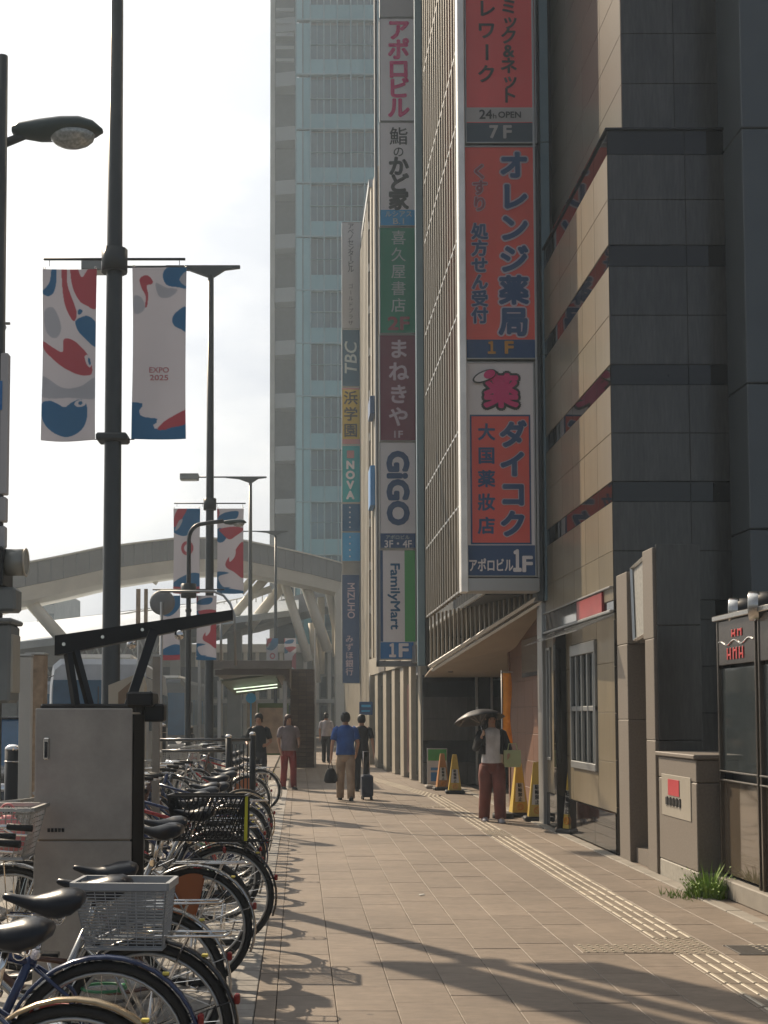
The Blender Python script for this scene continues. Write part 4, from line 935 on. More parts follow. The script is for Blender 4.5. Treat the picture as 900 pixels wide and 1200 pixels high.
def cloth_mesh(shapes, w, h, nu=88, nv=280, seed=0):
    U, V = np.meshgrid(np.linspace(0,1,nu+1), np.linspace(0,1,nv+1)); P = np.stack([U.ravel(), V.ravel()], 1)
    col = np.ones((len(P),4)); col[:,:3] = WHT
    for c, poly in shapes: col[inpoly(P, poly),:3] = c
    rg = random.Random(seed); a, c_ = rg.uniform(0,6), rg.uniform(0,6)
    y = 0.018*np.sin(P[:,0]*5+a+P[:,1]*1.5)*(P[:,1]*.8+.2) + 0.012*np.sin(P[:,1]*7+c_)
    x = (P[:,0]-.5)*w*(1-.03*np.sin(P[:,1]*math.pi)); z = -P[:,1]*h - 0.015*np.sin(P[:,0]*math.pi)*P[:,1]
    v = np.stack([x,y,z],1); nvt = len(v); v2 = v.copy(); v2[:,1] += .003; V_ = np.concatenate([v, v2])
    f = []
    for j in range(nv):
        for i in range(nu):
            q = j*(nu+1)+i; f.append((q, q+1, q+nu+2, q+nu+1)); f.append((nvt+q, nvt+q+nu+1, nvt+q+nu+2, nvt+q+1))
    ring = list(range(nu+1)) + [j*(nu+1)+nu for j in range(1, nv+1)] + [nv*(nu+1)+i for i in range(nu-1,-1,-1)] + [j*(nu+1) for j in range(nv-1,0,-1)]
    for i in range(len(ring)): a_, b_ = ring[i], ring[(i+1)%len(ring)]; f.append((a_, nvt+a_, nvt+b_, b_))
    me = bpy.data.meshes.new('cloth'); me.from_pydata(V_.tolist(), [], f); me.polygons.foreach_set('use_smooth', [True]*len(f))
    ca = me.color_attributes.new('print', 'FLOAT_COLOR', 'POINT'); ca.data.foreach_set('color', np.concatenate([col, col]).ravel())
    me.materials.append(M_cloth); return me
M_cloth = bpy.data.materials.new('printed_banner_cloth'); M_cloth.use_nodes = True
t = M_cloth.node_tree; pb = t.nodes['Principled BSDF']; pb.inputs['Roughness'].default_value = .8
vc = N(t, 'ShaderNodeVertexColor', layer_name='print'); t.links.new(vc.outputs[0], pb.inputs['Base Color'])
tr = N(t, 'ShaderNodeBsdfTranslucent'); t.links.new(vc.outputs[0], tr.inputs['Color']); ms = N(t, 'ShaderNodeMixShader'); ms.inputs[0].default_value = .5
t.links.new(pb.outputs[0], ms.inputs[1]); t.links.new(tr.outputs[0], ms.inputs[2]); t.links.new(ms.outputs[0], t.nodes['Material Output'].inputs[0])
meA, meB, meC, meD = (cloth_mesh(s_, .56, 1.78, seed=i) for i, s_ in enumerate((banA, banB, banC, banD)))
def banner(X, Y, ztop, me, label, group, w=.56, h=1.78, sc=1.0, expo=False):
    e = empty('banner', (X, Y, ztop), 0, label, 'banner', group)
    o = inst('cloth', me, e, scale=(sc, 1, sc))
    b = MB()
    for sx in (-1, 1): b.torus((sx*(w/2-.015)*sc, 0, .018), .012, .003, 8, 4)
    b.build('eyelet', M_steel, e)
    if expo:
        b = MB(); add_glyph(b, 'EXPO', 0.005, -1.075, .055, -.028, .025, em=False, w=.20); add_glyph(b, '2025', 0.005, -1.155, .055, -.028, .025, em=False, w=.20); b.build('lettering', mat('print_faded_red', (0.45,0.16,0.18), .7), e)
    return e
def rods(X, Y, z, label, half=.80, zb=None, par=None):
    e = empty('banner_bracket', (X, Y, z), 0, label, 'bracket')
    b = MB(); b.cyl((0,0,-.14), .135, .24, 'z', 12); b.build('clamp', M_pole, e)
    b = MB(); b.tube([(-half,0,0), (half,0,0)], .014, 6); b.build('rod', M_pole, e)
    b = MB()
    for x in (-half+.06, -half+.6, half-.6, half-.06): b.tube([(x,0,-.01),(x,0,-.075)], .004, 4)
    b.build('hook', M_steel, e)
    if zb:
        b = MB(); b.cbox(-.16,.16,-.13,.13,zb-z-.03,zb-z+.05,.02); b.tube([(-.22,0,zb-z),(.22,0,zb-z)], .006, 5); b.build('lower_clamp', M_pole, e)
    return e
xA, zA = at(82, 316, 12.95); xB, zB = at(187, 314, 12.95)
banner(xA, 12.95, zA, meA, 'large white banner with red and blue blob print, left of the nearest pole', 'banners on the nearest pole')
banner(xB, 12.95, zB, meB, 'large banner reading EXPO 2025 with a blue wave at its foot, right of first pole', 'banners on the nearest pole', expo=True)
rods(-1.9, 12.95, zA+.11, 'thin steel banner bracket on the nearest lamp pole', .73, at(130, 515, 12.95)[1])
xA, zA = at(219, 596, 26.6); xB, zB = at(270, 596, 26.6)
banner(xA, 26.6, zA, meC, 'banner with a red ring below a blue and red swirl, left of the second pole', 'banners on the second pole'); banner(xB, 26.6, zB, meD, 'banner with large red and blue blobs, right of the second pole', 'banners on the second pole')
rods(-1.86, 26.6, zA+.11, 'thin steel banner bracket on the second lamp pole', .75)
xA, zA = at(319, 748, 60); xB, zB = at(340, 748, 60)
banner(xA, 60, zA, meC, 'tiny distant banner with blue swirl left of the farthest lamp pole', 'banners on the farthest pole'); banner(xB, 60, zB, meD, 'tiny distant banner with red patch right of the farthest lamp pole', 'banners on the farthest pole')
# gooseneck lamps
def goose(X, Y, ztop, reach, label, r=.05, s=1.0, h0=0, straight=None):
    e = empty('gooseneck_lamp', (X, Y, h0), 0, label, 'street lamp')
    H = ztop; pts = [(0,0,0),(0,0,1.1),(0,0,H-.55*s)] + [(0.45*s*(1-math.cos(R(a))), 0, H-.55*s+.5*s*math.sin(R(a))) for a in (15,30,45,60,75,90)] + [(reach*.7,0,H), (reach,0,H+.02)]
    if straight:
        b = MB(); b.tube([(0,0,0),(0,0,1.1),(0,0,straight)], [r*1.4, r*1.4, r*.9], 12); b.build('pole', M_pole, e)
        b = MB(); b.tube([(0,0,H-.12),(.25,0,H-.02),(reach,0,H+.02)], r*.75, 10); b.build('arm', M_pole, e)
    else:
        b = MB(); b.tube(pts, [r*1.5, r*1.5] + [r]*(len(pts)-2), 12); b.build('pole', M_pole, e)
    b = MB(); b.cyl((0,0,H*.62), r*1.7, .12, 'z', 12); b.cyl((0,0,H*.62+.3), r*1.5, .05, 'z', 12); b.build('collar', M_pole, e)
    b = MB(); L = .72*s
    rings = []
    for u, ry, zt_, zb_ in ((0,.05,.035,-.035),(.08,.075,.06,-.06),(.3,.11,.085,-.085),(.55,.15,.10,-.07),(.75,.15,.10,-.05),(.9,.11,.07,-.04),(1.0,.03,.01,-.02)):
        rings.append([(reach+u*L, ry*s*math.cos(a), (zt_ if math.sin(a) > 0 else -zb_)*s*math.sin(a)) for a in [2*math.pi*k/14 for k in range(14)]])
    b.loft(rings); h = b.build('lamp_head', mat('dark_green_lamp_paint', (0.055,0.075,0.07), .35), e, (0,0,H))
    b = MB(); b.sphere((reach+.66*L, 0, -.035*s), .15*s, 16, 8, (1.25, .85, .75)); b.build('globe_lens', mat('ribbed_lens_glass', (0.42,0.44,0.42), .12, .3, var=.3, nscale=40), h)
    return e
xg, zg = at(265, 612, 22); goose(-1.9, 22, zg, at(262,612,22)[0]+1.9, 'gooseneck street lamp with small banners between the first two tall poles', .036, .55)
for px, sd, me_, lb in ((199.5, 1, meC, 'small banner with blue swirl hung left of the gooseneck lamp'), (242, 2, meD, 'small banner with red patch hung right of the gooseneck lamp')):
    x, z = at(px, 698, 21.9); banner(x, 21.9, z, me_, lb, 'small banners on the gooseneck lamp', sc=.62, w=.56)
rods(-1.9, 22, at(220,691,22)[1], 'thin steel banner bracket on the gooseneck lamp', .62)
xh, zh = at(18, 153, 10.5); goose(-2.50, 10.5, zh, xh+2.50-.02, 'large cobra head lamp reaching in from the left edge above the banners', .05, 1.05, straight=at(0,66,10.5)[1])

# pole with signal gear at the left edge
xs_, _ = at(-6, 600, 9.5); sg = empty('signal_pole', (xs_, 9.5, 0), 0, 'pole at the left edge with grey control cabinet, signal lamp and hanging signboard', 'signal pole')
b = MB(); b.tube([(0,0,0),(0,0,6.3)], [.07,.05], 12); b.build('pole', M_pole, sg)
def sgp(name, m, p0, p1, y0, y1, c=.012):
    x0, z1 = at(p0[0], p0[1], 9.5); x1, z0 = at(p1[0], p1[1], 9.5); q = MB(); q.cbox(x0-xs_, x1-xs_, y0, y1, z0, z1, c); return q.build(name, m, sg)
M_cab = mat('control_cabinet_grey', (0.20,0.21,0.20), .5, var=.1, stain=.15)
cbx = sgp('control_cabinet', M_cab, (-30,733), (19,824), -.22, .10, .02); 
x0, z1 = at(-33, 727, 9.5); x1, z0 = at(23, 733, 9.5); q = MB(); q.cbox(x0-xs_, x1-xs_, -.26, .13, z0, z1, .012); q.build('rain_cap', M_cab, sg)
x0, z1 = at(19.5, 745, 9.5); x1, z0 = at(21.5, 812, 9.5); q = MB(); q.cbox(x0-xs_, x1-xs_, -.20, .05, z0, z1, .004); q.build('side_door', mat('cream_side', (.40,.37,.30), .5), cbx)
sgp('mount_box', M_cab, (-30,690), (23,718), -.15, .08, .02); sgp('signal_back', M_black, (-20,644), (10,690), -.2, .15)
q = MB(); x0, z1 = at(10, 660, 9.5); q.cyl((x0-xs_, -.05, z1), .10, .14, 'x', 20); sl_ = q.build('signal_hood', mat('smoky_signal_hood', (.26,.26,.23), .2, .1), sg)
q = MB(); q.torus((x0-xs_+.14, -.05, z1), .10, .008, 20, 6, 'x'); q.build('hood_rim', mat('hood_rim', (.5,.45,.36), .4), sl_)
for (a, c, nm, m) in (((-30,415),(9,580),'signboard',cm('grey')), ((-30,583),(8,612),'lower_tablet',cm('grey')), ((-30,617),(7,642),'lowest_tablet',cm('grey'))): sgp(nm, m, a, c, -.04, .04, .008)
sgp('blue_mark', cm('blue'), (-8,448), (4,482), -.046, -.042, .001)
q = MB(); x0, z0 = at(4, 393, 9.5); q.torus((x0-xs_, 0, z0+.06), .02, .004, 10, 4); q.torus((x0-xs_, 0, z0), .025, .004, 10, 4, 'x'); q.tube([(x0-xs_,0,z0-.02),(x0-xs_,0,z0-.13)], .006, 5); q.tube([(x0-xs_-.5,0,z0+.09),(x0-xs_+.05,0,z0+.09)], .012, 5); q.build('hook_chain', M_steel, sg)

# traffic mirror seen from behind and two tan boards beside it
x, z = at(190, 706, 19); e = empty('traffic_mirror', (x, 19, z), 0, 'round grey traffic mirror seen from behind beside the nearest tall pole', 'mirror')
b = MB(); b.loft([[(r_*math.cos(a), yy, r_*math.sin(a)) for a in [2*math.pi*k/24 for k in range(24)]] for r_, yy in ((.02,-.07),(.10,-.06),(.16,-.035),(.185,0),(.19,.02),(.17,.03),(.02,.035))]); b.build('mirror_shell', mat('mirror_back_grey', (.20,.20,.20), .6), e)
b = MB(); b.tube([(.0,-.08,0),(.0,-.08,-z+.02)], .025, 8); b.build('post', M_alu, e)
for px, w, lb in ((162, .035, 'narrow tan board standing up left of the traffic mirror'), (171, .03, 'second narrow tan board right against the traffic mirror')):
    x, z1 = at(px, 690, 20.5); e = empty('tan_board', (x, 20.5, 0), 0, lb, 'board'); b = MB(); b.cbox(-w, w, 0, .03, z1-.62, z1, .005); b.build('board', mat('weathered_tan_board', (.42,.33,.24), .7, var=.25, nscale=9), e)
    b = MB(); b.tube([(0,.05,0),(0,.05,z1-.1)], .015, 6); b.build('stake', M_alu, e)
# ================================================================== BICYCLES
M_bk = {'silver': mat('silver_bicycle_paint', (0.42,0.42,0.41), .25, .8, var=.04), 'navy': mat('navy_bicycle_paint', (0.015,0.03,0.09), .2, .2, coat=.5), 'red': mat('red_bicycle_paint', (0.35,0.02,0.02), .2, .1, coat=.5),
        'black': mat('black_bicycle_paint', (0.015,0.015,0.016), .2, .1, coat=.5), 'gold': mat('champagne_bicycle_paint', (0.40,0.31,0.20), .25, .7), 'brown': mat('brown_bicycle_paint', (0.09,0.04,0.025), .25, .2, coat=.4)}
M_saddle = mat('black_saddle_vinyl', (0.009,0.011,0.017), .30, var=.1, bump=.05, spec=.35)
M_bgrey = mat('grey_basket_plastic', (0.27,0.29,0.31), .5, var=.05)
M_orange = mat('orange_dress_guard', (0.34,0.11,0.035), .5)
M_redl = mat('red_reflector', (0.22,0.015,0.015), .15)
WR = .335
_b = MB(); _b.torus((0,0,0), WR-.018, .019, 44, 8, 'y'); ME_tyre = _b.mesh('tyre', M_rubber)
_b = MB(); _b.torus((0,0,0), WR-.043, .008, 44, 6, 'y', rw=.014); _b.cyl((0,-.03,0), .022, .06, 'y', 12); _b.cyl((0,-.06,0), .007, .12, 'y', 8); ME_rim = _b.mesh('wheel', M_alu)
_b = MB()
for k in range(28):
    a = 2*math.pi*k/28; s_ = 1 if k % 2 else -1; a2 = a + (.35 if (k//2) % 2 else -.35)
    _b.tube([(.02*math.cos(a2), s_*.028, .02*math.sin(a2)), ((WR-.045)*math.cos(a), 0, (WR-.045)*math.sin(a))], .0013, 3, False)
ME_spk = _b.mesh('spokes', M_chrome)
def saddle_mesh(sc=.90):
    b = MB(); rings = []
    for x, w, h, z in ((.145,.06,.02,.022),(.135,.095,.05,.018),(.10,.108,.085,.010),(.05,.102,.095,.0),(.0,.080,.078,-.008),(-.05,.052,.055,-.008),(-.10,.033,.040,.0),(-.14,.024,.030,.008),(-.17,.018,.022,.013),(-.18,.009,.010,.013)):
        rings.append([(x*sc, w*math.cos(a)*sc, z + (max(math.sin(a),-.55)*h*(.55 if math.sin(a) > 0 else .9))) for a in [2*math.pi*k/16 for k in range(16)]])
    b.loft(rings); return b.mesh('saddle', M_saddle)
ME_sad = saddle_mesh()
def basket_mesh(kind):
    b = MB(); L0, L1, W0, W1, H = (.36, .45, .20, .25, .25) if kind == 'grey' else (.50, .54, .24, .30, .31)
    if kind == 'front': L0, L1, W0, W1, H = .20, .27, .27, .37, .24
    def rect(z, ex=0):
        t = z/H; l = (L0*(1-t)+L1*t)/2+ex; w = (W0*(1-t)+W1*t)/2+ex; sh_ = 0.02*t
        return [(-l+sh_,-w,z),(l+sh_,-w,z),(l+sh_,w,z),(-l+sh_,w,z)]
    th = .0028 if kind != 'grey' else .0025
    for i, z in enumerate(np.linspace(0.01, H-.02, 19 if kind == 'grey' else 9)):
        r_ = rect(z); b.tube(r_+[r_[0]], th, 4, False)
    a, c = rect(0), rect(H)
    for e in range(4):
        m = 16 if kind == 'black' else 9
        for k in range(m+1):
            t = k/m; p = Vector(a[e]).lerp(Vector(a[(e+1)%4]), t)
            if kind == 'black':
                t2 = min(1, t+.28); q = Vector(c[e]).lerp(Vector(c[(e+1)%4]), t2)
            else: q = Vector(c[e]).lerp(Vector(c[(e+1)%4]), t)
            b.tube([p, q], th*(1.9 if kind == 'black' else 1), 4, False)
    for k in range(9):
        t = k/8; b.tube([Vector(a[0]).lerp(Vector(a[1]), t), Vector(a[3]).lerp(Vector(a[2]), t)], th, 4, False)
    r_ = rect(H, .004)
    for i in range(4):
        p, q = Vector(r_[i]), Vector(r_[(i+1)%4]); rings = []
        d = (q-p).normalized(); n = Vector((-d.y, d.x, 0))
        hh = .030 if kind == 'grey' else .018
        b.loft([[w_+n*.010+Vector((0,0,hh/2)), w_-n*.010+Vector((0,0,hh/2)), w_-n*.010-Vector((0,0,hh/2)), w_+n*.010-Vector((0,0,hh/2))] for w_ in (p, q)], smooth=False)
    r_ = rect(0, .002); b.tube(r_+[r_[0]], .007, 5, False)
    if kind == 'black':
        for p, q in zip(a, c): b.tube([p, q], .009, 5)
    return b.mesh(kind+'_basket', {'grey': M_bgrey, 'black': M_black, 'front': M_alu}[kind])
ME_bask = {k: basket_mesh(k) for k in ('grey','black','front')}
def wheel(par, x):
    w = inst('wheel', ME_rim, par, (x,0,WR), (0, random.uniform(0,1), 0)); inst('tyre', ME_tyre, w); inst('spokes', ME_spk, w); return w
def bicycle(style, col, fcol, rear=None, front='front', guard=None, seat_h=.88, mtb=False, light=True):
    "rear axle over the origin, front toward -X"
    e = empty('bicycle', (0,0,0)); Mf = M_bk[col]; FX = -1.07
    wheel(e, 0); wheel(e, FX)
    b = MB(); BB = Vector((-.44,0,.29)); ST = Vector((-.24-.0,0,.72)); HT = Vector((-.86,0,.88)); HB = Vector((-.91,0,.66))
    if style == 'step':   # curved step-through
        b.tube([HB+Vector((.01,0,.03)), (-.76,0,.46), (-.60,0,.33), BB], .019, 10); b.tube([HT+Vector((.01,0,-.06)), (-.70,0,.62), (-.52,0,.46), (-.36,0,.44)], .014, 10)
    else:
        b.tube([HB, BB], .019, 10); b.tube([HT+Vector((.01,0,-.05)), ST+Vector((-.0,0,-.06))], .016, 10)
    b.tube([BB, ST], .017, 10); b.tube([HB+Vector((-.008,0,-.03)), HT+Vector((.01,0,.03))], .021, 10)
    for s_ in (-1,1):
        b.tube([BB+Vector((0,s_*.02,0)), (-.12,s_*.06,.315), (0,s_*.062,WR)], .009, 8); b.tube([ST+Vector((0,s_*.02,-.07)), (-.12,s_*.06,.56), (0,s_*.062,WR)], .008, 8)
    b.build('frame', Mf, e)
    b = MB()
    for s_ in (-1,1): b.tube([HB+Vector((-.01,s_*.045,-.04)), (-.96,s_*.05,.5), (-1.03,s_*.05,.38), (FX,s_*.05,WR)], .010, 8)
    b.tube([HB+Vector((-.01,-.05,-.035)), HB+Vector((-.01,.05,-.035))], .013, 6); b.build('fork', Mf if col != 'navy' else M_chrome, e)
    b = MB(); b.tube([ST+Vector((0,0,-.02)), (ST.x+.03, 0, seat_h-.05)], .0125, 8); b.cyl((ST.x,-.03,.70), .02, .05, 'y', 8)
    b.torus((ST.x+.08,.035,seat_h-.055), .02, .003, 10, 4, 'y'); b.torus((ST.x+.08,-.035,seat_h-.055), .02, .003, 10, 4, 'y')
    b.tube([(ST.x-.1,.03,seat_h-.04),(ST.x+.09,.045,seat_h-.05)], .0035, 5); b.tube([(ST.x-.1,-.03,seat_h-.04),(ST.x+.09,-.045,seat_h-.05)], .0035, 5)
    b.build('seat_post', M_chrome, e)
    inst('saddle', ME_sad, e, (ST.x+.04,0,seat_h), (0,R(3),0))
    b = MB(); b.tube([HT, HT+Vector((.03,0,.12))], .012, 8)
    hb = Vector((HT.x+.03,0,HT.z+.12))
    if mtb: b.tube([hb+Vector((.0,-.29,.0)), hb, hb+Vector((0,.29,0))], .0115, 8)
    else: b.tube([hb+Vector((.24,-.27,.02)), hb+Vector((.12,-.27,.03)), hb+Vector((.0,-.22,.03)), hb+Vector((-.02,-.08,.01)), hb, hb+Vector((-.02,.08,.01)), hb+Vector((.0,.22,.03)), hb+Vector((.12,.27,.03)), hb+Vector((.24,.27,.02))], .0105, 8)
    h = b.build('handlebar', M_chrome, e)
    for s_ in (-1,1):
        b = MB(); g0 = hb+(Vector((0,s_*.20,0)) if mtb else Vector((.13,s_*.27,.03))); g1 = hb+(Vector((0,s_*.30,0)) if mtb else Vector((.25,s_*.27,.02)))
        b.tube([g0, g1], .016, 8); b.build('grip', M_rubber, h)
        b = MB(); b.tube([g0+Vector((-.01,-s_*.02,-.01)), g0+Vector((.04,-s_*.035,-.035)), g0+Vector((.10,-s_*.035,-.04))], .005, 5); b.build('brake_lever', M_chrome, h)
        b = MB(); b.tube([g0, g0+Vector((-.12,0,-.02)), g0+Vector((-.16,-s_*.12,-.12)), HB+Vector((-.02,s_*.02,.05))], .0025, 4); b.build('cable', M_rubber, h)
    Mfd = M_bk[fcol]
    if not mtb:
        for x, a0, a1, nm in ((0, -22, 178, 'rear_fender'), (FX, 38, 200, 'front_fender')):
            b = MB(); rings = []
            for i in range(21):
                a = R(a0+(a1-a0)*i/20); ring = []
                for (dr, w) in ((.0,-.029),(.010,-.022),(.014,0),(.010,.022),(.0,.029),(.007,.02),(.011,0),(.007,-.02)):
                    q = WR+.010+dr; ring.append((x+q*math.cos(a), w, WR+q*math.sin(a)))
                rings.append(ring)
            b.loft(rings)
            for s_ in (-1,1):
                ai = R(20 if x == 0 else 60); b.tube([(x, s_*.055, WR), (x+(WR+.012)*math.cos(ai), s_*.03, WR+(WR+.012)*math.sin(ai))], .0025, 4)
            b.build(nm, Mfd, e)
        b = MB(); b.tube([(-.12,-.055,.70),(.30,-.055,.705)], .006, 6); b.tube([(-.12,.055,.70),(.30,.055,.705)], .006, 6); b.tube([(.30,-.055,.705),(.32,0,.705),(.30,.055,.705)], .006, 6)
        for x in (-.05,.05,.15,.24): b.tube([(x,-.055,.703),(x,.055,.703)], .004, 5)
        for s_ in (-1,1): b.tube([(0,s_*.065,WR),(.16,s_*.056,.70)], .004, 5)
        b.tube([(-.12,0,.72), (-.25,0,.66)], .005, 5); b.build('rear_rack', M_chrome if col != 'black' else M_black, e)
        b = MB(); b.loft([[(x,-.048,z+h_),(x,-.058,z+h_*.5),(x,-.058,z-h_*.5),(x,-.048,z-h_)] for x,z,h_ in ((-.53,.29,.045),(-.50,.29,.085),(-.42,.29,.095),(-.3,.30,.07),(-.1,.325,.05),(.03,.335,.045),(.06,.335,.02))]); b.build('chain_guard', Mfd if col != 'silver' else M_chrome, e)
    if col in ('navy',) or fcol == 'gold':
        for c in [c for c in e.children if c.name.startswith('rear_rack')]: bpy.data.objects.remove(c)
    b = MB(); b.cyl((-.44,-.07,.29), .055, .006, 'y', 20); b.tube([(-.44,-.085,.29),(-.40,-.09,.13)], .009, 6); b.tube([(-.44,.085,.29),(-.48,.09,.45)], .009, 6); b.tube([(-.44,-.08,.29),(-.44,.08,.29)], .016, 8); cr_ = b.build('crank', M_chrome, e)
    for (x,y,z) in ((-.40,-.145,.13),(-.48,.145,.45)):
        b = MB(); b.cbox(x-.045,x+.045,y-.04,y+.04,z-.012,z+.012,.004); b.build('pedal', M_black, cr_)
    b = MB()
    if mtb: b.tube([(-.10,.06,.31),(-.12,.20,.0)], .008, 6)
    else:
        for s_ in (-1,1): b.tube([(0,s_*.07,WR-.01),(-.02,s_*.13,.03)], .008, 6)
        b.tube([(-.02,-.13,.03),(.03,-.13,.012),(.03,.13,.012),(-.02,.13,.03)], .007, 6)
    b.build('kickstand', M_chrome, e)
    b = MB(); b.cbox(.337,.36,-.018,.018,.44,.478,.006) if not mtb else b.cbox(.15,.17,-.02,.02,.70,.74,.006); rl = b.build('rear_light', M_redl, e)
    b = MB(); b.sphere((FX+.02,0,.74) if not mtb else (FX+.15,0,.98), .035, 10, 8); b.build('headlight', M_chrome, e)
    if fcol in ('black', 'gold', 'navy'):
        b = MB(); b.torus((-.17,.0,WR+.16), .085, .006 if fcol != 'navy' else .009, 18, 6, 'z'); b.cyl((-.10,-.03,WR+.16), .014, .06, 'y', 8); b.build('cable_lock', mat({'black':'green_lock','gold':'black_lock','navy':'red_lock'}[fcol], {'black':(.03,.18,.08),'gold':(.02,.02,.02),'navy':(.3,.03,.03)}[fcol], .4), e)
    if not mtb:
        a = R(52); b = MB(); q = WR+.0265; b.cbox(q*math.cos(a)-.012, q*math.cos(a)+.012, -.012, .012, WR+q*math.sin(a)-.002, WR+q*math.sin(a)+.008, .002); b.build('registration_sticker', mat('yellow_sticker', (.6,.5,.08), .5), e)
    if guard:
        b = MB()
        for s_ in (-1,1):
            n = 14; pts = [(0.22*math.cos(R(a)), s_*.05, WR+.31*math.sin(R(a))) for a in np.linspace(75,160,n)]
            b._add(pts+[(0,s_*.055,WR+.04)], [(i,i+1,n) for i in range(n-1)], False)
        b.build('dress_guard', M_orange, e)
    if front: 
        inst('front_basket', ME_bask[front], e, (-1.12,0,.80), (0,R(-6),0))
        b = MB()
        for s_ in (-1,1): b.tube([(-1.10,s_*.1,.80),(FX,s_*.06,WR)], .004, 5)
        b.tube([(-1.02,0,.80),(-.9,0,.86)], .01, 5); b.build('basket_stay', M_chrome, e)
    if rear: 
        ro_ = inst('rear_basket', ME_bask[rear], e, (-.075 if rear == 'grey' else -.09,0,.66 if rear == 'grey' else .712), (0,R(0),R(180)), (.80 if rear == 'grey' else .95,.95,.95))
        if rear == 'black':
            b = MB(); b.tube([(-.255,.125,.0),(-.262,.152,.31)], .012, 5); b.build('yellow_band', mat('yellow_tape', (.55,.55,.03), .5), ro_)
    return e
protos = {
 'gold': bicycle('step','navy','gold'), 'navy': bicycle('diamond','navy','navy'), 'greybasket': bicycle('step','silver','black', rear='grey'),
 'orange': bicycle('step','silver','silver', guard=True), 'black': bicycle('step','black','black', rear='black'), 'red': bicycle('diamond','red','black'), 'mtb': bicycle('diamond','black','black', mtb=True, front=None), 'brown': bicycle('step','brown','silver', seat_h=.84)}
used = set()
# (Y, rear axle X, style, turn deg, label)
BK = [(3.95,-.69,'gold',-2,'nearest bicycle, its champagne rear fender cut by the bottom edge'),
 (4.66,-.70,'navy',3,'navy bicycle with a glossy navy rear fender, second from the front'),
 (5.02,-.585,'greybasket',-3,'silver bicycle with the pale grey rear basket'),
 (5.85,-.66,'brown',4,'brown bicycle with a raised saddle right behind the one with the grey basket'),
 (7.42,-.60,'orange',-4,'silver bicycle with orange guard beside its rear wheel'),
 (7.98,-.62,'mtb',5,'black fenderless bicycle tucked between orange guard and black basket bicycles'),
 (8.72,-.50,'black',-3,'black bicycle with a black lattice rear basket edged in yellow'),
 (9.75,-.62,'silver2',4,'bicycle with silver fenders just beyond the black lattice basket'),
 (10.55,-.66,'red',-2,'red framed bicycle in the row near the black rail post'),
 (11.2,-.62,'navy',2,'navy bicycle in the row, level with the black rail post'),
 (12.0,-.66,'greyless',-3,'pale step-through bicycle close to the foot of the nearest tall pole'),
 (12.8,-.62,'brown',3,'brown bicycle close behind the nearest tall pole'),
 (13.5,-.66,'navy',-4,'navy bicycle between the two black rail posts'),
 (14.4,-.62,'gold',2,'champagne fendered bicycle near the far black rail post'),
 (15.4,-.66,'mtb',-5,'black fenderless bicycle just before the two far wheels'),
 (18.6,-.74,'orange',5,'farther bicycle whose rear wheel stands out on the paving, nearer of two'),
 (20.9,-.62,'brown',-6,'farther bicycle whose rear wheel stands out on the paving, farther of two'),
 (21.9,-.95,'red',4,'red bicycle beyond the two wheels that stand out'),
 (23.0,-.9,'navy',-4,'last bicycle of the row, in front of the bus shelter')]
for (Y, X, st_, dz, lb) in BK:
    key = {'silver2': 'orange', 'greyless': 'gold'}.get(st_, st_)
    if key not in used: o = protos[key]; used.add(key)
    else: o = copy_tree(protos[key])
    if st_ == 'silver2':
        for c in [c for c in o.children if c.name.startswith('dress_guard')]: bpy.data.objects.remove(c)
    o.location = (X, Y, 0.0); o.rotation_euler = (R(random.choice((-1,1))*random.uniform(.5,2.5)), 0, R(dz)); tag(o, lb, 'bicycle', 'bicycles parked in a row along the kerb')
# second row on the road side of the cabinet: seen at the left edge only
for (Y, X, rz, st_, lb) in ((7.1, -2.35, 78, 'red', 'red bicycle standing left of the grey cabinet with a basket in front'), (9.4, -2.75, 95, 'black', 'black bicycle at the left edge behind the red one')):
    o = copy_tree(protos[st_]); 
    for c in [c for c in o.children if c.name.startswith('rear_basket')]: 
        for g_ in list(c.children): bpy.data.objects.remove(g_)
        bpy.data.objects.remove(c)
    o.location = (X, Y, 0); o.rotation_euler = (0,0,R(rz)); tag(o, lb, 'bicycle', 'bicycles at the left edge')
for k, p in protos.items():
    if k not in used:
        def kill(o):
            for c in list(o.children): kill(c)
            bpy.data.objects.remove(o)
        kill(p)
x, z = at(14, 975, 6.4)
e = empty('pink_bag', (x, 6.3, z-.08), 0, 'pink bag lying in the wire basket at the left edge', 'bag')
b = MB(); b.ell([(0,0,0,.07,.05),(0,0,.03,.09,.07),(0,0,.10,.085,.06),(0,0,.15,.05,.03),(0,0,.17,.02,.015)], 12); b.build('bag_body', mat('pink_cloth', (.55,.20,.20), .7, bump=.3), e)
b = MB(); b.torus((0,0,.19), .035, .006, 12, 5, 'y'); b.build('handle', mat('pink_cloth', (.55,.20,.20)), e)
bk_ = inst('wire_basket', ME_bask['front'], None, (x, 6.3, z-.11)); tag(bk_, 'small wire basket holding a pink bag at the left edge', 'basket')

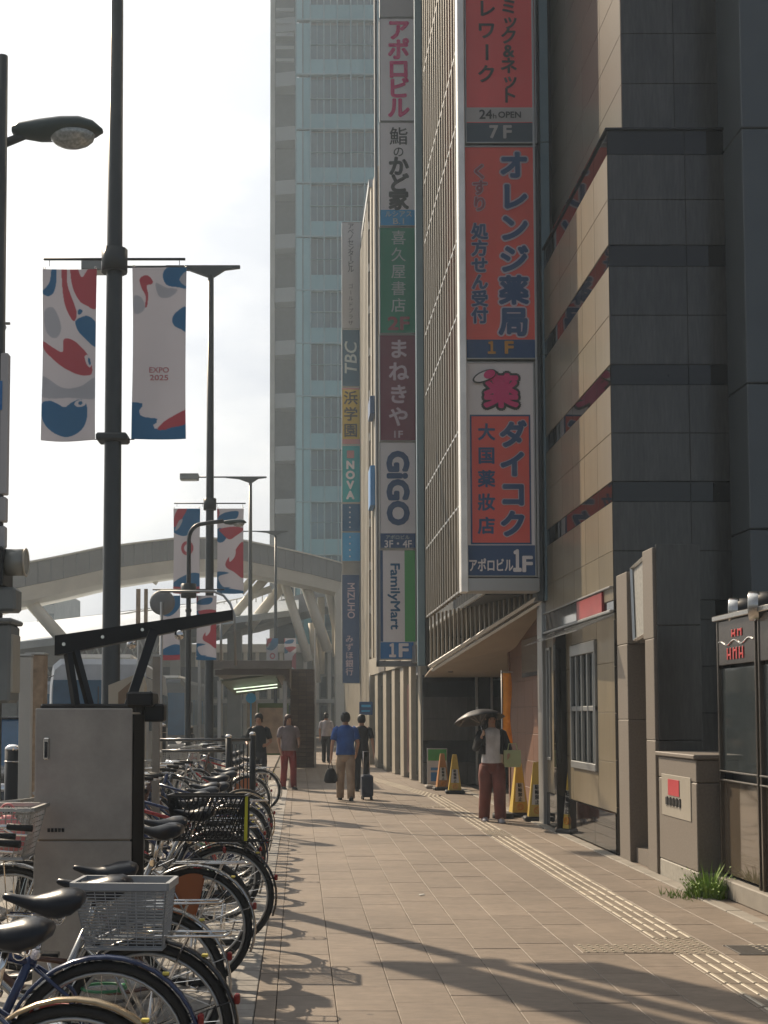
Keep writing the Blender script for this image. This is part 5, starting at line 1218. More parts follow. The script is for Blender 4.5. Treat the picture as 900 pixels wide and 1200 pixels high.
# ================================================================== CABINET AND BLACK STEEL FRAME
cX0, _ = at(40.5, 900, 6.55); cX1, ztopc = at(155, 830, 6.55); ck = empty('utility_cabinet', ((cX0+cX1)/2, 6.75, 0), 0, 'large grey steel utility cabinet with two doors behind the saddles', 'cabinet')
zs = at(100, 985, 6.55)[1]; hw = (cX1-cX0)/2
M_cabf = mat('stained_grey_cabinet_paint', (0.38,0.35,0.31), .6, var=.06, nscale=5, stain=.28, bump=.05)
b = MB(); b.cbox(-hw+.012, hw-.012, -.18, .25, .06, ztopc-.02, .006); b.build('body', mat('tan_cabinet_edge', (.30,.24,.17), .5, var=.1), ck)
b = MB(); b.cbox(-hw, hw, -.20, -.182, zs+.004, ztopc, .005); ud = b.build('upper_door', M_cabf, ck)
b = MB(); b.cbox(-hw, hw, -.20, -.182, .08, zs-.004, .005); b.build('lower_door', M_cabf, ck)
b = MB(); b.cbox(-hw+.045, -hw+.075, -.212, -.2005, zs+.41, zs+.52, .004); h = b.build('handle', M_chrome, ud)
b = MB(); b.cbox(-hw+.052, -hw+.068, -.215, -.2125, zs+.42, zs+.50, .001); b.build('handle_recess', M_dark, h)
b = MB()
for k in range(5): b.box(-hw+.07+k*.018, -hw+.083+k*.018, -.2035, -.2005, zs+.043, zs+.062)
b.build('maker_mark', M_black, ud)
b = MB(); b.cbox(-hw+.02, hw-.02, -.17, .24, 0, .06, .004); b.build('plinth', M_concrete, ck)
b = MB(); b.cbox(hw-.010, hw+.006, -.176, .26, .05, ztopc-.03, .003); b.build('side_panel', mat('cabinet_shade_side', (.012,.011,.010), .9, spec=.1), ck)  # near-black panel: shade on the cabinet's right side put into the colour
# black roof frame
fr = empty('bicycle_shelter_frame', (-1.4, 8.2, 0), 0, 'black steel cantilever frame with bolted beam rising to the right above the cabinet', 'shelter frame')
def W3(px, py, Y): x, z = at(px, py, Y); return Vector((x, Y, z))
def beam(p, q, w, h, name, m, par, w2=None, h2=None):
    b = MB(); rings = []
    for i, v in enumerate((p, q)):
        ww, hh = (w, h) if i == 0 else (w2 or w, h2 or h)
        rings.append([v+Vector((0,-ww,-hh)), v+Vector((0,ww,-hh)), v+Vector((0,ww,hh)), v+Vector((0,-ww,hh))])
    b.loft(rings, smooth=False); return wpart(b, name, m, par)
bm1 = beam(W3(66,757,7.1), W3(273,721,8.2), .05, .055, 'roof_beam', M_black, fr, .05, .032)
for px, py in ((75,755),(120.5,746.5),(167,738)):
    t = (px-66)/(273-66); Yk = 1/((1/7.1)*(1-t)+(1/8.2)*t); v = W3(px, py, Yk-.055); b = MB(); b.cyl((v.x, v.y, v.z), .010, -.012, 'y', 10); wpart(b, 'bolt', M_chrome, bm1)
for (a, c, r_) in (((79,762,7.15),(90,834,7.15),.025), ((88,762,7.17),(107,834,7.17),.025), ((180,740,7.5),(150,830,7.3),.038)):
    p, q = W3(*a), W3(*c); b = MB(); b.tube([p, q], r_, 4); wpart(b, 'strut', M_black, fr)
p0 = W3(125,829,7.2); b = MB(); b.cbox(p0.x-.36, p0.x+.33, 7.13, 7.27, p0.z-.08, p0.z+.02, .01); wpart(b, 'cross_beam', M_black, fr)
x0, _ = at(157, 900, 7.1); x1, z1 = at(169, 812, 7.1); b = MB(); b.cbox(x0, x1, 7.08, 7.15, 0, z1, .008); wpart(b, 'post', M_black, fr)
x0, z1 = at(150, 811, 7.1); x1, z0 = at(181, 828, 7.1); b = MB(); b.cbox(x0, x1, 7.02, 7.3, z0, z1, .01); wpart(b, 'post_head', M_black, fr)
b = MB(); a = W3(190,716,11.2); c = W3(262,716,11.2)
b.tube([W3(188,693,8.3), W3(250,693,8.3), W3(262,698,8.3), W3(270,708,8.3), W3(275,722,8.3), W3(276,780,8.3)], .009, 6); b.tube([W3(259,722,8.25), W3(259,775,8.25)], .009, 6); wpart(b, 'side_hoop', M_alu, fr)
for px, py in ((150,748),(206,737)):
    v = W3(px+4, py+7, 7.7); b = MB(); b.sphere(v, .03, 10, 8); wpart(b, 'round_lamp', M_chrome, fr)
# tilted cream sign boards leaning behind the cabinet
cb = empty('cream_box_board', W3(134,830,8.9), 0, 'tilted cream box with a rounded end standing behind the grey cabinet', 'box')
o_ = Vector(cb.location); b = MB()
pts = [W3(127,830,8.9)-o_, W3(139,828,8.9)-o_, W3(152,795,8.9)-o_, W3(165,790,8.9)-o_, W3(168,800,8.9)-o_, W3(164,830,8.9)-o_]
pts = [(p.x, p.z) for p in (W3(127,830,8.9)-o_, W3(127,803,8.9)-o_, W3(157,791,8.9)-o_, W3(166,792,8.9)-o_, W3(169,805,8.9)-o_, W3(166,830,8.9)-o_)]
b.prism(pts, 0, .18); b.build('box_body', mat('cream_plastic', (.50,.44,.34), .45), cb)
b = MB(); b.prism([(pts[1][0]+.07, pts[1][1]-.05), (pts[2][0], pts[2][1]-.03), (pts[2][0], pts[5][1]), (pts[1][0]+.07, pts[5][1])], -.006, -.001); b.build('side_panel', mat('tan_plastic', (.24,.17,.11), .5), cb)
# white post and tan post at left
for (px, w, top_, Y, m, lb) in ((31, .05, 770, 11.0, M_white, 'slim off white square post left of the cabinet'), (43, .085, 768, 11.6, mat('tan_brick_post', (.30,.22,.15), .7, var=.3, nscale=12, bump=.3), 'tan mottled square post just left of the cabinet'),
                            (183.5, .035, 770, 12.2, M_kerb, 'thin pale post to the right of the black frame'), (234, .04, 705, 36, M_alu, 'thin pale post behind the second lamp pole')):
    x, z1 = at(px, top_, Y); e = empty('square_post', (x, Y, 0), 0, lb, 'post'); b = MB(); b.cbox(-w, w, -w, w, .02, z1, .006); b.build('shaft', m, e); b = MB(); b.cbox(-w*1.3, w*1.3, -w*1.3, w*1.3, 0, .02, .003); b.cbox(-w*1.08, w*1.08, -w*1.08, w*1.08, z1+.001, z1+.02, .004); b.build('base_and_cap', M_alu, e)

# ================================================================== BLACK RAIL FENCE AND BOLLARDS
fn = empty('rail_fence', (-1.3, 15, 0), 0, 'black tubular rail fence with capped posts behind the parked bicycles', 'fence')
posts = [(268, 16.6, 865), (296, 17.0, 862)]
for px, Y, py in posts:
    x, z1 = at(px, py, Y); b = MB(); b.cyl((x, Y, 0), .042, z1, 'z', 14); po = wpart(b, 'post', M_black, fn)
    b = MB(); b.sphere((x, Y, z1+.02), .045, 12, 8, (1,1,.7)); wpart(b, 'post_cap', M_chrome, po)
b = MB()
for py, a, c in ((867, 178, 294), (880, 190, 268)): b.tube([W3(a, py, 16.6), W3(c, py, 16.8)], .020, 8)
wpart(b, 'rail', mat('worn_black_rail', (.10,.10,.10), .25, .7), fn)
for k in range(6):
    b = MB(); v = W3(272+k*4.5, 872, 16.9); b.tube([v, Vector((v.x, v.y, .1))], .009, 6); wpart(b, 'baluster', M_black, fn)
for i, (px, py, Y, lb) in enumerate(((15, 873, 12.5, 'short black bollard with a steel cap at the left edge'), (40, 874, 13.5, 'short black bollard with a steel cap left of the cabinet'), (190, 848, 23.5, 'black bollard with a steel dome behind the rails'), (222, 850, 25.5, 'dark stout bollard at the foot of the gooseneck lamp'))):
    x, z1 = at(px, py, Y); e = empty('bollard', (x, Y, 0), 0, lb, 'bollard', 'black bollards along the kerb')
    b = MB(); b.cyl((0,0,0), .075, z1-.04, 'z', 14); b.build('shaft', M_black, e); b = MB(); b.sphere((0,0,z1-.04), .078, 14, 8, (1,1,.6)); b.build('dome', M_chrome, e); b = MB(); b.torus((0,0,z1-.16), .077, .008, 14, 5, 'z'); b.build('ring', M_steel, e)

# ================================================================== VEHICLES
M_blueg = mat('tinted_blue_windscreen', (0.012,0.08,0.17), .12, .0, spec=.4)
def bus(X, Y, rz, label, body, L=9.5):
    e = empty('city_bus', (X, Y, -.13), rz, label, 'bus'); w = 1.16
    b = MB(); prof = [(-w,.35),(-w,1.3),(-w*.985,2.4),(-w*.93,2.85),(-w*.78,3.0),(w*.78,3.0),(w*.93,2.85),(w*.985,2.4),(w,1.3),(w,.35)]
    b.loft([[(x*s_, y, .35+(z-.35)*sz) for x, z in prof] for y, s_, sz in ((-.0,.95,.95),(.12,1,1),(L-.15,1,1),(L,.95,.95))], smooth=False); b.build('body', body, e)
    b = MB(); b.prism([(-w*.93,.95),(w*.93,.95),(w*.90,2.5),(-w*.90,2.5)], -.045, -.005); ws = b.build('windscreen', M_blueg, e)
    b = MB(); b.cbox(-.012,.012,-.06,-.046,1.25,2.35,.003); b.build('windscreen_pillar', M_black, ws)
    for s_ in (-1,1):
        b = MB(); b.cyl((s_*.85, -.02, .75), .12, -.05, 'y', 14); b.build('headlight', M_chrome, e)
        b = MB(); b.tube([(s_*w*.9,0,2.6),(s_*(w+.12),-.25,2.5),(s_*(w+.14),-.28,2.1)], .015, 5); b.cbox(s_*(w+.14)-.08, s_*(w+.14)+.08, -.33,-.26,1.75,2.15,.02); b.build('mirror', M_black, e)
        for k in range(6):
            b = MB(); y0 = .5+k*1.45; b.box(s_*(w+.002), s_*(w+.018), y0, y0+1.3, 1.3, 2.25); b.build('side_window', M_blueg, e)
        for y in (1.9, L-2.6):
            b = MB(); b.cyl((s_*(w-.2),y,.48), .48, s_*.22, 'x', 24); wh = b.build('wheel', M_rubber, e); b = MB(); b.cyl((s_*(w-.2),y,.48), .26, s_*.235, 'x', 18); b.build('rim', M_alu, wh)
    b = MB(); b.cbox(-w*.97, w*.97, -.10, 0, .32, .62, .03); b.build('bumper', M_alu, e)
    b = MB(); b.cbox(-.7,.7,1.5,4.0,3.0,3.18,.08); b.build('roof_unit', M_white, e)
    return e
xb, _ = at(128, 800, 30); bus(xb-.25, 30, R(3), 'blue and white bus facing the camera behind the black frame', mat('pale_bus_paint', (.50,.52,.55), .3, coat=.4))
xb, _ = at(58, 800, 46); bus(xb, 50, R(2), 'second bus with a dark front waiting behind the blue and white one', mat('grey_blue_bus_paint', (.22,.25,.30), .3, coat=.4))
xb, _ = at(199, 800, 52); bus(xb, 47, R(-2), 'dark bus stopped at the kerb behind the second lamp pole', mat('dark_bus_paint', (.05,.06,.07), .3, coat=.4))
def car(X, Y, rz, label, paint):
    e = empty('parked_car', (X, Y, -.13), rz, label, 'car'); w = .84
    b = MB(); prof = [(0,.35,.55,.62),(.08,.28,.78,.78),(.9,.25,.93,.83),(1.25,.25,.98,.84),(2.4,.25,1.0,.84),(3.6,.25,1.0,.83),(4.2,.3,.95,.80),(4.35,.4,.6,.70)]
    b.loft([[(-ww,y,z0),(-ww*1.02,y,(z0+z1)/2),(-ww*.95,y,z1),(0,y,z1+.02),(ww*.95,y,z1),(ww*1.02,y,(z0+z1)/2),(ww,y,z0)] for y,z0,z1,ww in prof]); b.build('body', paint, e)
    b = MB(); b.loft([[(-.74,y0,.95),(.74,y0,.95),(.60,y1,1.62),(-.60,y1,1.62)] for y0,y1 in ((1.05,1.75),(3.9,3.5))], smooth=False)
    b.v = [(-.76,1.0,.95),(.76,1.0,.95),(.76,4.1,.95),(-.76,4.1,.95),(-.60,1.75,1.62),(.60,1.75,1.62),(.60,3.6,1.62),(-.60,3.6,1.62)]; b.f = [(0,1,5,4),(1,2,6,5),(2,3,7,6),(3,0,4,7),(4,5,6,7)]; b.sm = [False]*5; b.mi = [0]*5
    b.build('glasshouse', M_blueg, e)
    b = MB(); b.cbox(-.62,.62,1.72,3.65,1.615,1.66,.02); b.build('roof', paint, e)
    b = MB(); 
    for s_ in (-1,1): b.tube([(s_*.77,1.0,.95),(s_*.61,1.75,1.63)], .028, 6); b.tube([(s_*.77,4.1,.95),(s_*.61,3.6,1.63)], .03, 6); b.tube([(s_*.79,2.5,.95),(s_*.62,2.6,1.63)], .025, 6)
    b.build('pillar', paint, e)
    for s_ in (-1,1):
        b = MB(); b.sphere((s_*.6,.07,.66), .11, 12, 8, (1.2,.4,.8)); b.build('headlight', M_chrome, e)
        b = MB(); b.sphere((s_*.95,1.35,1.0), .10, 10, 8, (1,.6,.8)); b.build('mirror', M_black, e)
        for y in (.85,3.45): 
            b = MB(); b.cyl((s_*.66,y,.30), .30, s_*.19, 'x', 20); wh = b.build('wheel', M_rubber, e); b = MB(); b.cyl((s_*.66,y,.30), .18, s_*.198, 'x', 16); b.build('rim', M_alu, wh)
    b = MB(); b.cbox(-.4,.4,-.01,.05,.42,.56,.01); b.build('grille', M_black, e); b = MB(); b.cbox(-.17,.17,-.025,-.012,.44,.53,.004); b.build('number_plate', M_white, e)
    return e
xc_, _ = at(10, 850, 19); car(xc_-.35, 17.5, R(4), 'dark car with a blue tinted windscreen facing the camera at the left edge', mat('dark_car_paint', (.03,.032,.035), .2, .2, coat=.6))

# ================================================================== BUS SHELTER
bs = empty('bus_shelter', (-1.5, 34, 0), 0, 'brown roofed bus shelter with four lit tube lamps under its roof', 'bus shelter')
M_brn = mat('dark_brown_fascia', (.10,.075,.06), .5, var=.1)
r = [W3(249,782,27.5), W3(337,773,27.5), W3(337,803,27.5)]
xl, xr = at(252,790,30)[0], at(337,790,30)[0]; zr0, zr1 = at(290,802,30)[1], at(290,779,30)[1]
b = MB(); b.prism([(xl, zr1-.12), (xr+.05, zr1+.05), (xr+.05, zr0+.0), (xr-.1, zr0+.22), (xl, zr1-.24)], 30, 40); wpart(b, 'roof', M_brn, bs)
b = MB(); b.cbox(xl-.05, xr+.1, 29.9, 29.99, zr1-.10, zr1+.10, .01); wpart(b, 'fascia', mat('grey_brown_fascia', (.19,.17,.15), .5), bs)
M_tube = mat('lit_tube_lamp', (.8,.85,.7), .5, emit=((.85,1.0,.75), 1.1))
for i, (px0, py0, px1, py1) in enumerate(((264,800,320,794),(269,803.5,323,798),(274,807.5,325,802),(277,811,325,805.5))):
    Yk = 31+i*1.7; p, q = W3(px0, py0, 31), W3(px1, py1, 31); b = MB(); b.tube([p, q], .014, 6); wpart(b, 'tube_lamp', M_tube, bs)
b = MB(); q_ = [W3(258,799,30.6), W3(322,791,30.6), W3(330,806,31.4), W3(276,815,31.4)]
b._add(q_+[v+Vector((0,.02,.05)) for v in q_], [(0,1,2,3),(4,7,6,5),(0,4,5,1),(1,5,6,2),(2,6,7,3),(3,7,4,0)]); wpart(b, 'ceiling_panel', mat('green_grey_ceiling', (.16,.19,.15), .5), bs)
for px in (257, 334):
    x, z = at(px, 850, 30.5); b = MB(); b.cbox(x-.05, x+.05, 30.45, 30.55, 0, zr0+.1, .01); wpart(b, 'column', M_alu, bs)
x0, z1 = at(302, 824, 33); x1, z0 = at(338, 885, 33); b = MB(); b.cbox(x0, x1, 33, 33.12, z0, z1, .01); ad = wpart(b, 'advert_board', mat('green_board_frame', (.12,.18,.07), .5), bs)
b = MB(); b.box(x0+.04, x1-.04, 32.985, 32.995, z0+.05, z1-.12); wpart(b, 'poster', mat('peach_poster', (.42,.32,.24), .5, var=.35, nscale=3), ad)
x, z = at(294, 818, 32); b = MB(); b.cyl((x, 32, z), .13, .03, 'y', 20); b.tube([(x,32.04,0),(x,32.04,z)], .02, 6); wpart(b, 'round_stop_sign', cm('sky'), bs)
x0, _ = at(290,850,32.5); b = MB(); b.cbox(x0-.02, x0+.22, 32.5, 32.6, .3, 1.9, .01); wpart(b, 'timetable', mat('beige_timetable', (.35,.28,.2), .5, var=.2, nscale=6), bs)
# dark brick pier right of the shelter
bp_ = empty('brick_pier', (-.4, 38.5, 0), 0, 'dark brown brick pier standing between bus shelter and walkers', 'pier')
x0, z1 = at(340, 784, 38); x1, _ = at(368.5, 784, 38)
b = MB(); b.box(x0+.02, x1-.02, 38.04, 41, 0, z1); wpart(b, 'core', M_dark, bp_)
M_brk = mat('dark_brown_brick', (.095,.07,.055), .75, var=.15, nscale=8, rnd=.25, bump=.2)
nc, nr = 3, 26
bw, bh = (x1-x0)/nc, z1/nr; q = MB(); q.cbox(.006,bw-.006,0,.05,.006,bh-.006,.004); bme = q.mesh('brick', M_brk)
for j in range(nr):
    for k in range(nc):
        inst('brick', bme, bp_, Vector((x0+k*bw, 38, j*bh))-Vector(bp_.location))
b = MB(); b.cbox(x1+.0, x1+.05, 38, 38.2, 0, z1+1.2, .01); wpart(b, 'edge_post', M_alu, bp_)
x, z1 = at(370, 762, 40)

# ================================================================== CONES, BOARD, FLAG, GRASS
M_conep = mat('yellow_sign_cone', (.55,.38,.06), .5, var=.08); M_coner = mat('orange_sign_cone', (.42,.20,.07), .5, var=.08)
def cone(px, pyb, pyt, label, txt='駐輪禁止', m=M_conep, turn=0, wb=.16, two=False):
    X, Y = gnd(px, pyb); z1 = at(px, pyt, Y)[1]; e = empty('sign_cone', (X, Y, 0), R(turn), label, 'sign cone', 'tapered no-parking sign cones by the wall')
    b = MB(); b.cbox(-wb-.03, wb+.03, -.17, .17, 0, .07, .02); b.build('weight_base', M_rubber, e)
    wt = .045
    b = MB(); b.loft([[(-wb*.8,-.10,.07),(wb*.8,-.10,.07),(wb*.8,.10,.07),(-wb*.8,.10,.07)],[(-wt,-.03,z1-.03),(wt,-.03,z1-.03),(wt,.03,z1-.03),(-wt,.03,z1-.03)],[(-wt*.8,-.02,z1),(wt*.8,-.02,z1),(wt*.8,.02,z1),(-wt*.8,.02,z1)]], smooth=False); b.build('cone_body', m, e)
    b = MB(); sl = .07/(z1-.1)
    t0, t1 = .30, .64; H = z1
    def yf(z): return -.10+.07*(z-.07)/(z1-.1)-.004
    def wf_(z): return (wb*.8)+(wt-wb*.8)*(z-.07)/(z1-.1)
    for (a, c, mm, nm) in ((.28, .62, M_white, 'print_field'),):
        q = MB(); q._add([(-wf_(H*a)*.72, yf(H*a), H*a), (wf_(H*a)*.72, yf(H*a), H*a), (wf_(H*c)*.72, yf(H*c), H*c), (-wf_(H*c)*.72, yf(H*c), H*c)], [(0,1,2,3)]); q.build(nm, mm, e)
    for i, ch in enumerate(txt):
        z = H*(.62-(i+.5)*.34/len(txt)); add_glyph(b, ch, 0, z, H*.075, yf(z)-.012, .03)
    b.build('lettering', M_black, e)
    q = MB(); z = H*.19; q.torus((0, yf(z)-.004, z), .045, .009, 18, 5, 'y'); q.tube([(-.03, yf(z)-.004, z+.03), (.03, yf(z)-.004, z-.03)], .007, 5); q.build('ban_mark', mat('orange_mark', (.6,.25,.03), .5), e)
    return e
cone(629, 962, 893, 'yellow sign cone standing alone just right of the woman with the parasol', turn=-4)
cone(608, 957, 893, 'yellow sign cone half hidden behind the woman with the parasol', turn=6)
cone(671, 977, 895, 'narrow yellow sign cone turned edge on beside the dark door pillar', turn=-62, wb=.13)
cone(518.5, 926, 883, 'orange sign cone in front of the green board', m=M_coner, turn=4)
cone(533, 930, 884, 'yellow sign cone just right of the green board', m=M_conep, turn=-3)
X, Y = gnd(513, 924); z1 = at(513, 877, Y)[1]; gbd = empty('standing_board', (X, Y+.05, 0), 0, 'upright pavement board with a green top and white and blue print below', 'pavement sign')
b = MB(); b.cbox(-.215,.215,0,.05,.08,z1,.01); b.build('board', M_alu, gbd)
b = MB(); b.box(-.195,.195,-.006,-.002,z1-.26,z1-.02); b.build('green_field', mat('board_green', (.05,.30,.06), .5), gbd)
b = MB(); b.box(-.195,.195,-.006,-.002,.12,z1-.265); b.build('white_field', mat('board_white', (.48,.50,.50), .5), gbd)
b = MB(); b.box(-.14,.195,-.010,-.0065,.15,.34); b.box(-.14,.195,-.010,-.0065,.38,.44); b.build('blue_field', mat('board_blue', (.03,.18,.42), .5), gbd)
b = MB(); b.cbox(-.26,-.10,-.2,.25,0,.07,.02); b.cbox(.10,.26,-.2,.25,0,.07,.02); b.build('foot', M_kerb, gbd)
x, Y = gnd(586, 935); fl = empty('banner_flag', (x, 19.4, 0), 0, 'narrow orange banner flag on a pole behind the woman with the parasol', 'flag')
x0 = at(589, 830, 19.4)[0]; fl.location.x = x0
zt_, zb2 = at(590, 789, 19.4)[1], at(590, 872, 19.4)[1]
b = MB(); rings = []
for i in range(15):
    t = i/14; z = zt_+(zb2-zt_)*t; w_ = .13+.02*math.sin(t*8); rings.append([(0.0+.01*math.sin(t*6), 0, z), (w_, .03*math.sin(t*9), z), (w_, .03*math.sin(t*9)+.004, z), (0.0+.01*math.sin(t*6), .004, z)])
b.loft(rings); mfl = mat('orange_flag_cloth', (.95,.36,.04), .7, var=.15, nscale=5); b.build('flag_cloth', mfl, fl)
b = MB(); b.tube([(-.01,0,0),(-.01,0,zt_+.04)], .012, 6); b.tube([(-.01,0,zt_+.02),(.16,0,zt_+.02)], .008, 5); b.build('pole', M_alu, fl)
b = MB(); b.cyl((-.01,0,0), .16, .08, 'z', 14); b.build('base', M_rubber, fl)
gx, gy = gnd(832, 1052); M_gr = mat('weed_green', (.17,.27,.04), .6, var=.3, nscale=12, spec=.3); b = MB(); rg = random.Random(5)
gx, gy = 3.52, 11.0
for i in range(420):
    a = rg.uniform(0, 6.28); r_ = rg.uniform(0,1)**.6; bx, by = gx+math.cos(a)*r_*.17-.03, gy+math.sin(a)*r_*.16
    hgt = rg.uniform(.10,.33)*(1.05-.6*r_); lean = Vector((math.cos(a), math.sin(a), 0))*hgt*rg.uniform(.1,.8); w_ = Vector((-math.sin(a+rg.uniform(-1,1)), math.cos(a), 0)).normalized()*rg.uniform(.003,.006)
    p0 = Vector((bx,by,0)); p1 = p0+lean*.4+Vector((0,0,hgt*.6)); p2 = p0+lean+Vector((0,0,hgt))
    b._add([p0-w_, p0+w_, p1+w_, p1-w_, p2], [(0,1,2,3),(3,2,4)], False)
    if i % 4 == 0:
        for q in range(3):
            c = p0.lerp(p2, rg.uniform(.4,1)); d = Vector((rg.uniform(-1,1),rg.uniform(-1,1),rg.uniform(-.2,.8))).normalized()*.022; e2 = d.orthogonal().normalized()*.009
            b._add([c, c+d*.5+e2, c+d, c+d*.5-e2], [(0,1,2,3)], False)
for i in range(60):
    bx, by = gx-.28+rg.gauss(0,.06), gy+.1+rg.gauss(0,.12); hgt = rg.uniform(.03,.09); w_ = Vector((.004,0,0)); l = Vector((rg.uniform(-.04,.04), rg.uniform(-.04,.04), hgt))
    p0 = Vector((bx,by,0)); b._add([p0-w_, p0+w_, p0+l], [(0,1,2)], False)
tag(b.build('weed_tuft', M_gr), 'tuft of green weeds growing at the foot of the stone box', 'weeds', kind='stuff')

# ================================================================== PEOPLE
SKIN = mat('skin', (.42,.24,.16), .5, var=.05)
def skin_body(verts, edges, par, m):
    "verts: (x,y,z,rx[,ry]); grown with a Skin modifier, smoothed"
    me = bpy.data.meshes.new('body'); me.from_pydata([v[:3] for v in verts], edges, [])
    o = bpy.data.objects.new('body', me); COL.objects.link(o); o.parent = par; me.materials.append(m)
    md = o.modifiers.new('Skin', 'SKIN'); md.use_smooth_shade = True
    sv = me.skin_vertices[0].data
    for i, v in enumerate(verts): sv[i].radius = (v[3], v[4] if len(v) > 4 else v[3])
    sv[0].use_root = True
    ss = o.modifiers.new('Subsurf', 'SUBSURF'); ss.levels = 1; ss.render_levels = 1
    return o
def person(X, Y, rz, H, label, top, bottom, hair=(.012,.010,.009), longhair=False, skirt=False, arms=None, step=.12, sleeve='short', wide=1.0, group=None, knee=0.03, face=True):
    "faces -Y before turning; arms: {side: (elbow, wrist)} offsets in metres for H=1.7, side -1 = the person's right"
    e = empty('person', (X, Y, 0), rz, label, 'person', group); k = H/1.7
    arms = arms or {}
    hip, chest, neck, chin = .90, 1.28, 1.44, 1.50
    V = [(0,0,hip,.08)]; E = []
    def add(p, r_, par_): V.append((*p, r_)); E.append((par_, len(V)-1)); return len(V)-1
    a = add((0,0,1.1),.075,0); a = add((0,.0,chest),.08,a); nb_ = add((0,.01,1.40),.055,a); n2 = add((0,0,1.47),.048,nb_)
    h1 = add((0,-.012,1.535),.062,n2); h2 = add((0,-.005,1.60),.082,h1); h3 = add((0,.005,1.65),.070,h2)
    add((0,-.088,1.572),.012,h2)        # nose
    feet = []
    for s_ in (-1,1):
        st_ = step*s_
        t1 = add((s_*.09,0,.84),.07,0); kn = add((s_*.095, -st_*.5-knee, .48),.052,t1); an = add((s_*.10, -st_+ (knee if st_ < 0 else 0), .09),.036,kn); add((s_*.105, -st_-.10, .035),.035,an); feet.append((s_, st_))
        el, wr = arms.get(s_, ((s_*.05,.03,-.28),(s_*.05,-.04,-.52)))
        sh_ = add((s_*.165,.0,1.375),.05,nb_); S = Vector((s_*.175,0,1.375)); El = S+Vector(el); Wr = S+Vector(wr)
        ei = add(tuple(El),.036,sh_); wi = add(tuple(Wr),.024,ei); d = (Wr-El).normalized(); pm = Wr+d*.055; side = Vector((0,1,0)) if abs(d.y) < .7 else Vector((0,0,1))
        side = (side-d*side.dot(d)).normalized(); pi_ = add(tuple(pm),.028,wi)
        for f_, (off, ln) in enumerate(((-.027,.065),(-.009,.078),(.010,.072),(.027,.055))):
            c1 = pm+side*off+d*.03; a1 = add(tuple(c1),.010,pi_); a2 = add(tuple(c1+d*ln*.5+d.cross(side)*.008),.009,a1); add(tuple(c1+d*ln*.9+d.cross(side)*.02),.007,a2)
        th = add(tuple(Wr+d*.02-side*.032),.011,wi); add(tuple(Wr+d*.05-side*.048),.009,th)
        e['hand_%d' % s_] = [float(q*k) for q in pm]
        # sleeve
        m_t = top; q = MB(); frac = {'short': .75, 'long': 1.0}[sleeve]
        P = [S+Vector((-s_*.05,0,.005)), S+Vector((s_*.0,0,-.02)), S.lerp(El,.5), S.lerp(El, min(frac,1.0))]
        rr_ = [.065,.068,.060,.056]
        if sleeve == 'long': P += [El.lerp(Wr,.5), El.lerp(Wr,.95)]; rr_ += [.050,.040]
        q.tube([v*k for v in P], [w_*k*wide for w_ in rr_], 12); q.build('sleeve', top, e)
        # shoe
        q = MB(); fy = -st_; q.loft([[((s_*.102+xx*w_)*k, (fy+yy)*k, zz*hh*k) for xx, zz in ((-1,0.05),(-1,.5),(-.6,1),(.6,1),(1,.5),(1,0.05))] for yy, w_, hh in ((.07,.032,.085),(.02,.042,.095),(-.06,.046,.075),(-.13,.045,.05),(-.18,.030,.03))]); q.build('shoe', SHOE.get(label, M_black), e)
    V2 = [(v[0]*k, v[1]*k, v[2]*k, v[3]*k) for v in V]; skin_body(V2, E, e, SKIN)
    q = MB(); q.ell([(0,.0,z*k,rx*k*wide,ry*k*wide) for z,rx,ry in ((.88,.165,.115),(.93,.165,.12),(1.08,.150,.108),(1.22,.170,.118),(1.33,.185,.115),(1.395,.170,.095),(1.43,.10,.075),(1.455,.062,.058))], 18); q.build('shirt', top, e)
    q = MB()
    if skirt: q.ell([(0,0,z*k,rx*k,ry*k) for z,rx,ry in ((.95,.155,.115),(.8,.19,.15),(.55,.23,.20),(.50,.235,.205))], 18); q.build('skirt', bottom, e)
    q = MB(); q.ell([(0,0,z*k,rx*k,ry*k) for z,rx,ry in ((.74,.10,.09),(.80,.165,.115),(.90,.168,.118),(.965,.152,.108))], 18)
    for s_, st_ in feet:
        wl = 1.0 if not skirt else .9
        q.tube([Vector(v)*k for v in ((s_*.085,0,.88),(s_*.09,-st_*.2,.72),(s_*.095,-st_*.5-knee,.48),(s_*.098,-st_*.8,.25),(s_*.10,-st_,.05))], [r_*k*PW.get(label, 1.0)*wl for r_ in (.085,.092,.076,.072,.068)], 14)
    q.build('trousers', bottom, e)
    q = MB(); mh = mat('hair_%d' % int(sum(hair)*1e4), hair, .55, bump=.4, bscale=120)
    rings = []
    for z, rx, ry, cy in ((1.515,.070,.055,.045),(1.55,.086,.075,.030),(1.60,.094,.092,.016),(1.65,.088,.096,.010),(1.69,.066,.078,.008),(1.712,.03,.04,.008)): rings.append((0,cy*k,z*k,rx*k,ry*k))
    q.ell(rings, 16)
    if longhair:
        for s_ in (-1,1): q.ell([(s_*.075*k,.02*k,z*k,r_*k,r_*1.2*k) for z,r_ in ((1.30,.012),(1.34,.032),(1.45,.036),(1.56,.030),(1.60,.015))], 8)
        q.ell([(0,.06*k,z*k,r_*k,.04*k) for z,r_ in ((1.30,.05),(1.36,.08),(1.5,.085),(1.58,.07))], 10)
    q.build('hair', mh, e)
